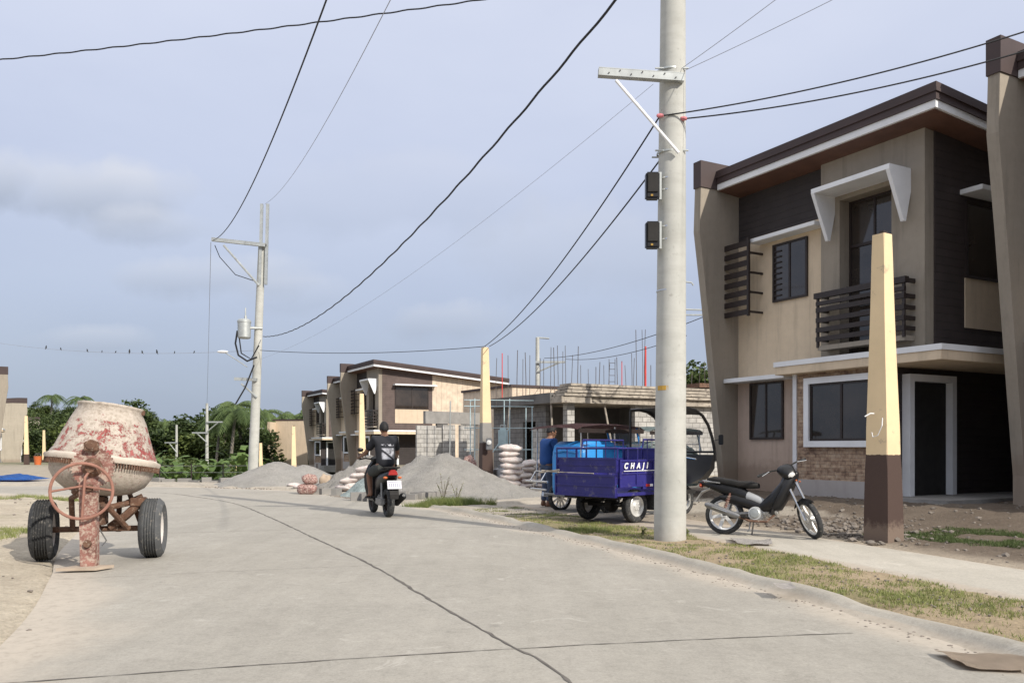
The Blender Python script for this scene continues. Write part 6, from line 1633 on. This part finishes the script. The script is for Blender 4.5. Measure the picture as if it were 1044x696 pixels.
# ------------------------------------------------------------------ passenger tricycles
def pass_trike(label, org, rz, shell, roofmat):
    t = thing('passenger_tricycle', label, 'tricycle', org, rz)
    def A(name, b, mat, parent=None, smooth=False): return obj(name, b, mat, parent or t, smooth)
    Rr = .29
    spoked_wheel(t, 'rear_wheel', Rr, .085, (0, 0, Rr), spokes=12); spoked_wheel(t, 'front_wheel', Rr, .08, (1.25, 0, Rr), spokes=12); spoked_wheel(t, 'sidecar_wheel', Rr * .9, .08, (.25, -1.12, Rr * .9), spokes=12)
    b = bmn(); rings_loft(b, body_loft([(.45, .78, .06, .09), (.58, .84, .12, .13), (.78, .86, .12, .13), (.92, .86, .05, .07)], 14)); A('fuel_tank', b, 'black', None, True)
    b = bmn(); rings_loft(b, body_loft([(-.25, .80, .03, .10), (.1, .79, .045, .13), (.45, .76, .04, .11)], 12)); A('seat', b, 'blackmat', None, True)
    b = bmn()
    for s in (-1, 1): tube(b, [(1.25, s * .07, Rr), (1.02, s * .07, .92)], .02, 6); tube(b, [(0, s * .1, Rr), (.45, s * .1, .36)], .02, 6); tube(b, [(0, s * .12, .32), (.06, s * .12, .7)], .022, 6)
    tube(b, [(.45, 0, .36), (.98, 0, .9)], .03, 6); tube(b, [(-.2, 0, .72), (.95, 0, .8)], .025, 6); A('motorcycle_frame', b, 'greysteel', None, True)
    b = bmn(); box(b, .42, .72, -.13, .13, .3, .62, .03); A('engine', b, 'steel')
    b = bmn(); tube(b, [(.86, -.36, 1.02), (.98, -.1, .98), (.98, .1, .98), (.86, .36, 1.02)], .013, 6); A('handlebar', b, 'chrome'); b = bmn(); ball(b, (1.08, 0, .88), .085, (.7, 1, 1), 14, 10); A('headlight', b, 'lens', None, True)
    b = bmn(); tube(b, [(.7, .15, .25), (.2, .16, .28), (-.3, .17, .34)], [.02, .03, .045], 8); A('exhaust', b, 'chrome', None, True)
    # rear carrier
    b = bmn()
    for s in (-1, 1): tube(b, [(.05, s * .14, .80), (-.5, s * .16, .78), (-.62, s * .16, .62)], .014, 6)
    for k in range(4): tube(b, [(-.1 - .13 * k, -.15, .795), (-.1 - .13 * k, .15, .795)], .011, 5)
    tube(b, [(-.62, -.35, .60), (-.62, .3, .60)], .02, 6); tube(b, [(-.5, .3, .45), (-.62, -.3, .45)], .02, 6); A('rear_carrier', b, 'chrome')
    # sidecar shell: rounded tub
    b = bmn(); rg = []
    for x, hw, zt in ((-.45, .34, 1.10), (-.40, .42, 1.30), (-.25, .46, 1.37), (.3, .46, 1.37), (.8, .46, 1.27), (1.1, .44, 1.0), (1.35, .36, .85), (1.45, .22, .75)):
        cy = -.65; zb = .32 + (.1 if x > 1.2 or x < -.4 else 0); r_ = []
        for a, z_ in ((-.85, zb), (-1, zb + .12), (-1, zt - .14), (-.86, zt), (.86, zt), (1, zt - .14), (1, zb + .12), (.85, zb)): r_.append(Vector((x, cy + hw * a, z_)))
        rg.append(r_)
    rings_loft(b, rg); bmesh.ops.bevel(b, geom=[e for e in b.edges], offset=.02, segments=2, affect='EDGES'); sc = A('sidecar_body', b, shell, None, True)
    b = bmn(); tube(b, [(-.44, -.35, 1.16), (-.46, -.65, 1.2), (-.44, -.95, 1.16), (-.28, -1.13, 1.28), (.3, -1.13, 1.28), (.8, -1.12, 1.2), (1.1, -1.08, 1.0)], .03, 8); A('sidecar_rim', b, shell, sc, True)
    b = bmn(); box(b, .15, .85, -1.125, -1.10, .55, 1.05, .01); A('side_opening', b, 'blackmat', sc)
    b = bmn(); tube(b, [(.25, -1.12, .26), (.25, 0, .3)], .025, 6); tube(b, [(-.4, -.9, .33), (-.4, -.0, .36)], .022, 6); tube(b, [(1.0, -.9, .33), (1.0, 0, .4)], .022, 6); A('sidecar_strut', b, 'greysteel')
    b = bmn()
    tube(b, [(-.45, -1.08, 1.3), (1.15, -1.08, 1.3)], .012, 6); A('side_rail', b, 'chrome')
    for x, y_ in ((-.45, -1.08), (-.45, .18), (.45, -1.08), (1.15, -1.08), (.95, .18)): b = bmn(); tube(b, [(x, y_, .75 if y_ < 0 else .5), (x * .96, y_, 1.64)], .014, 6); A('roof_post', b, 'chrome')
    b = bmn(); rg = []
    for x, z in ((-.58, 1.58), (-.48, 1.63), (0, 1.67), (.6, 1.67), (1.05, 1.64), (1.2, 1.57)): rg.append([Vector((x, y_, z + .05 * (1 - ((y_ + .45) / .72) ** 2))) for y_ in (-1.15, -.95, -.45, .05, .25)])
    rings_loft(b, rg, False, False); bmesh.ops.solidify(b, geom=b.faces[:], thickness=.035); A('canopy_roof', b, roofmat, None, True)
    b = bmn(); box(b, -.56, 1.15, -1.16, -1.135, 1.52, 1.60, .004); A('roof_valance', b, 'darkpost')
    b = bmn(); rings_loft(b, [[Vector((1.18, -1.05, 1.16)), Vector((1.18, -.25, 1.16))], [Vector((1.05, -1.05, 1.60)), Vector((1.05, -.25, 1.60))]], False, False); bmesh.ops.solidify(b, geom=b.faces[:], thickness=.006); A('windscreen', b, 'screen')
    b = bmn(); tube(b, [(1.19, -1.06, 1.14), (1.04, -1.06, 1.62)], .022, 6); tube(b, [(1.19, -.24, 1.14), (1.04, -.24, 1.62)], .022, 6); A('windscreen_frame', b, shell)
    return t
pass_trike('blue sidecar tricycle with maroon canopy roof behind the cargo tricycle', ((571 - 522) * 16.6 / F, 16.6, .03), R(38), 'skyblue', 'maroon')
pass_trike('tricycle with grey green roof farther behind the cargo tricycle', (2.9, 20.2, .05), R(35), 'greygreen', 'greygreen')
q = ap(559, 455, 17.3)
person('man in a blue shirt and jeans standing behind the sidecar tricycle', (q.x - .03, 17.3, .04), R(-62), dict(
    pelvis=(0, 0, .90), chest=(0, .03, 1.22), neck=(0, .06, 1.42), head=(0, .11, 1.56), face=(.1, 1, -.35),
    shL=(-.18, .05, 1.36), elL=(-.24, .14, 1.10), wrL=(-.16, .36, 1.00), shR=(.18, .05, 1.36), elR=(.24, .14, 1.10), wrR=(.14, .36, 1.0),
    hipL=(-.09, 0, .88), knL=(-.11, .05, .47), anL=(-.12, -.02, .09), toeL=(-.14, .2, .03), hipR=(.09, 0, .88), knR=(.12, .04, .47), anR=(.12, -.04, .09), toeR=(.15, .18, .03)), 'blueshirt', 'jeans', legs='long')

# ------------------------------------------------------------------ loose props at the building site
def plank(name, label, cat, p, q, r_, mat):
    p, q = Vector(p), Vector(q); bb = bmn(); tube(bb, [Vector((0, 0, 0)), (q - p) * .5 + Vector((.01, 0, .01)), q - p], r_, 6); o = obj(name, bb, mat, None, True); o.location = p; tag(o, label, cat)
plank('wooden_prop', 'wooden prop leaning on the grey block wall left of the dark doorway', 'prop', (-.3, 34.5, 0), (-.1, 35.6, 3.0), .04, 'wood')
plank('wooden_prop', 'bamboo prop standing right of the dark doorway under the slab', 'prop', (1.6, 33.0, 0), (1.55, 33.3, 3.0), .04, 'wood')
plank('wooden_prop', 'leaning prop in the dark opening above the blue tricycle', 'prop', (4.2, 33.6, 0), (3.7, 33.8, 2.95), .04, 'wood')
plank('steel_pipe', 'pale pipe standing upright behind the white block wall', 'pipe', (-2.9, 39, 0), (-2.85, 39, 3.4), .03, 'steel')
for i, (x, y, m, lb) in enumerate([(-1.6, 26.3, 'lightblue', 'pale blue jug left of the middle yellow post'), (-.35, 25.2, 'greysteel', 'grey drum just right of the middle yellow post')]):
    bb = bmn(); lathe(bb, [(.001, 0), (.20, 0), (.22, .03), (.21, .3), (.22, .58), (.20, .62), (.08, .66), (.06, .74), (.001, .75)], 20); o = obj('jug' if i == 0 else 'steel_drum', bb, m, None, True); o.location = (x, y, 0); tag(o, lb, 'jug' if i == 0 else 'drum')
t = thing('plywood_stack', 'small stack of grey boards in front of the unfinished house wall', 'boards', (.6, 30.5, 0), .4)
for k in range(4):
    bb = bmn(); box(bb, -.6 + .05 * k, .6 + .03 * k, -.3, .3 + .04 * (k % 2), .03 + k * .05, .07 + k * .05); obj('board', bb, 'wood', t)

# ------------------------------------------------------------------ sky, sun, camera
SE, SAZ = R(33), math.atan2(.69, -.72)
w = bpy.data.worlds.new('World'); S.world = w; w.use_nodes = True; nt = w.node_tree; nt.nodes.clear()
N = nt.nodes.new; Lk = nt.links.new
out = N('ShaderNodeOutputWorld'); sky = N('ShaderNodeTexSky'); sky.sky_type = 'NISHITA'; sky.sun_disc = False
sky.sun_elevation = SE; sky.sun_rotation = SAZ; sky.air_density = 1.2; sky.dust_density = 2.5; sky.ozone_density = 1.5
bg = N('ShaderNodeBackground'); bg.inputs[1].default_value = .10; Lk(bg.outputs[0], out.inputs[0])
tc = N('ShaderNodeTexCoord'); sep = N('ShaderNodeSeparateXYZ'); Lk(tc.outputs['Generated'], sep.inputs[0])
def mth(op, a, b_=0.0, c=None):
    x = N('ShaderNodeMath'); x.operation = op
    for i, v in enumerate((a, b_) if c is None else (a, b_, c)):
        if hasattr(v, 'links'): Lk(v, x.inputs[i])
        else: x.inputs[i].default_value = v
    return x.outputs[0]
def rmp(f, st):
    x = N('ShaderNodeValToRGB'); e = x.color_ramp.elements; e[0].position, e[0].color = st[0][0], rgb(st[0][1]); e[1].position, e[1].color = st[-1][0], rgb(st[-1][1])
    for p_, c in st[1:-1]: k = e.new(p_); k.color = rgb(c)
    Lk(f, x.inputs[0]); return x.outputs[0]
def mx(f, a, b_, mode='MIX'):
    x = N('ShaderNodeMix'); x.data_type = 'RGBA'; x.blend_type = mode
    for s_, v in ((x.inputs[0], f), (x.inputs[6], a), (x.inputs[7], b_)):
        if hasattr(v, 'links'): Lk(v, s_)
        elif isinstance(v, (int, float)): s_.default_value = v
        else: s_.default_value = rgb(v)
    return x.outputs[2]
# veil of thin high cloud: its brightness grows with elevation, with more added above the frame as fill light
veil = rmp(sep.outputs[2], [(0.0, (.35, .41, .525)), (.06, (.38, .445, .57)), (.16, (.46, .525, .68)), (.30, (.555, .61, .77)), (.49, (.65, .695, .84)), (.66, (1.0, 1.02, 1.10)), (1.0, (1.25, 1.25, 1.28))])
ns = N('ShaderNodeTexNoise'); ns.inputs['Scale'].default_value = 2.1; ns.inputs['Detail'].default_value = 6; ns.inputs['Roughness'].default_value = .5
mp = N('ShaderNodeMapping'); mp.inputs['Scale'].default_value = (1, 1, 2.6); mp.inputs['Location'].default_value = (.3, .1, .2); Lk(tc.outputs['Generated'], mp.inputs[0]); Lk(mp.outputs[0], ns.inputs['Vector'])
veil = mx(1.0, veil, rmp(ns.outputs[0], [(.3, (.90, .905, .93)), (.5, (1, 1, 1)), (.7, (1.07, 1.06, 1.04))]), 'MULTIPLY')
# separate low cumulus puffs
ay = mth('MAXIMUM', mth('ABSOLUTE', sep.outputs[1]), .05); u = mth('DIVIDE', sep.outputs[0], ay); v_ = mth('DIVIDE', sep.outputs[2], ay)
n2 = N('ShaderNodeTexNoise'); n2.inputs['Scale'].default_value = 9; n2.inputs['Detail'].default_value = 7; n2.inputs['Roughness'].default_value = .55; Lk(tc.outputs['Generated'], n2.inputs['Vector'])
tot = None; shade = None
for (px, py, sx, sy, amp) in [(118, 205, 80, 34, .85), (60, 195, 60, 30, .5), (150, 232, 70, 22, .55), (-10, 185, 34, 32, .9), (205, 282, 90, 22, .55), (80, 345, 60, 16, .45), (450, 325, 70, 24, .5), (300, 300, 80, 18, .25), (600, 262, 110, 60, .35), (420, 200, 160, 40, .2)]:
    cu_, cv = (px - 522) / F, (455 - py) / F
    dx = mth('DIVIDE', mth('SUBTRACT', u, cu_), sx / F); dz = mth('DIVIDE', mth('SUBTRACT', v_, cv), sy / F)
    d = mth('SQRT', mth('ADD', mth('MULTIPLY', dx, dx), mth('MULTIPLY', dz, dz)))
    d = mth('ADD', d, mth('MULTIPLY', mth('SUBTRACT', n2.outputs[0], .5), 2.6))
    m = rmp(mth('MULTIPLY', d, .5), [(.30, (amp,) * 3), (.60, (0, 0, 0))])
    sh = rmp(mth('ADD', mth('MULTIPLY', dz, .35), .5), [(.28, (.39, .435, .54)), (.55, (.53, .57, .675)), (.8, (.68, .70, .775))])
    veil = mx(m, veil, sh)
big = mx(1.0, veil, (7.4, 7.4, 7.4), 'MULTIPLY')
Lk(mx(.92, sky.outputs[0], big), bg.inputs[0])
sd = bpy.data.lights.new('sun', 'SUN'); sd.energy = 3.3; sd.angle = R(.8); sd.color = (1, .93, .83)
so = bpy.data.objects.new('sun', sd); COL.objects.link(so)
dirs = Vector((.69 * math.cos(SE), -.72 * math.cos(SE), math.sin(SE))); so.rotation_euler = dirs.to_track_quat('Z', 'Y').to_euler()
cd = bpy.data.cameras.new('camera'); cam = bpy.data.objects.new('camera', cd); COL.objects.link(cam)
cam.location = (0, 0, H); cam.rotation_euler = (R(90), 0, 0); cd.sensor_width = 36; cd.lens = F / 1044 * 36; cd.shift_y = 107 / 1044; cd.clip_end = 5000; cd.clip_start = .05
S.camera = cam
S.view_settings.view_transform = 'Standard'; S.view_settings.look = 'None'; S.view_settings.gamma = 1; S.view_settings.exposure = .55
S.render.engine = 'CYCLES'; S.cycles.use_denoising = True; S.cycles.max_bounces = 6
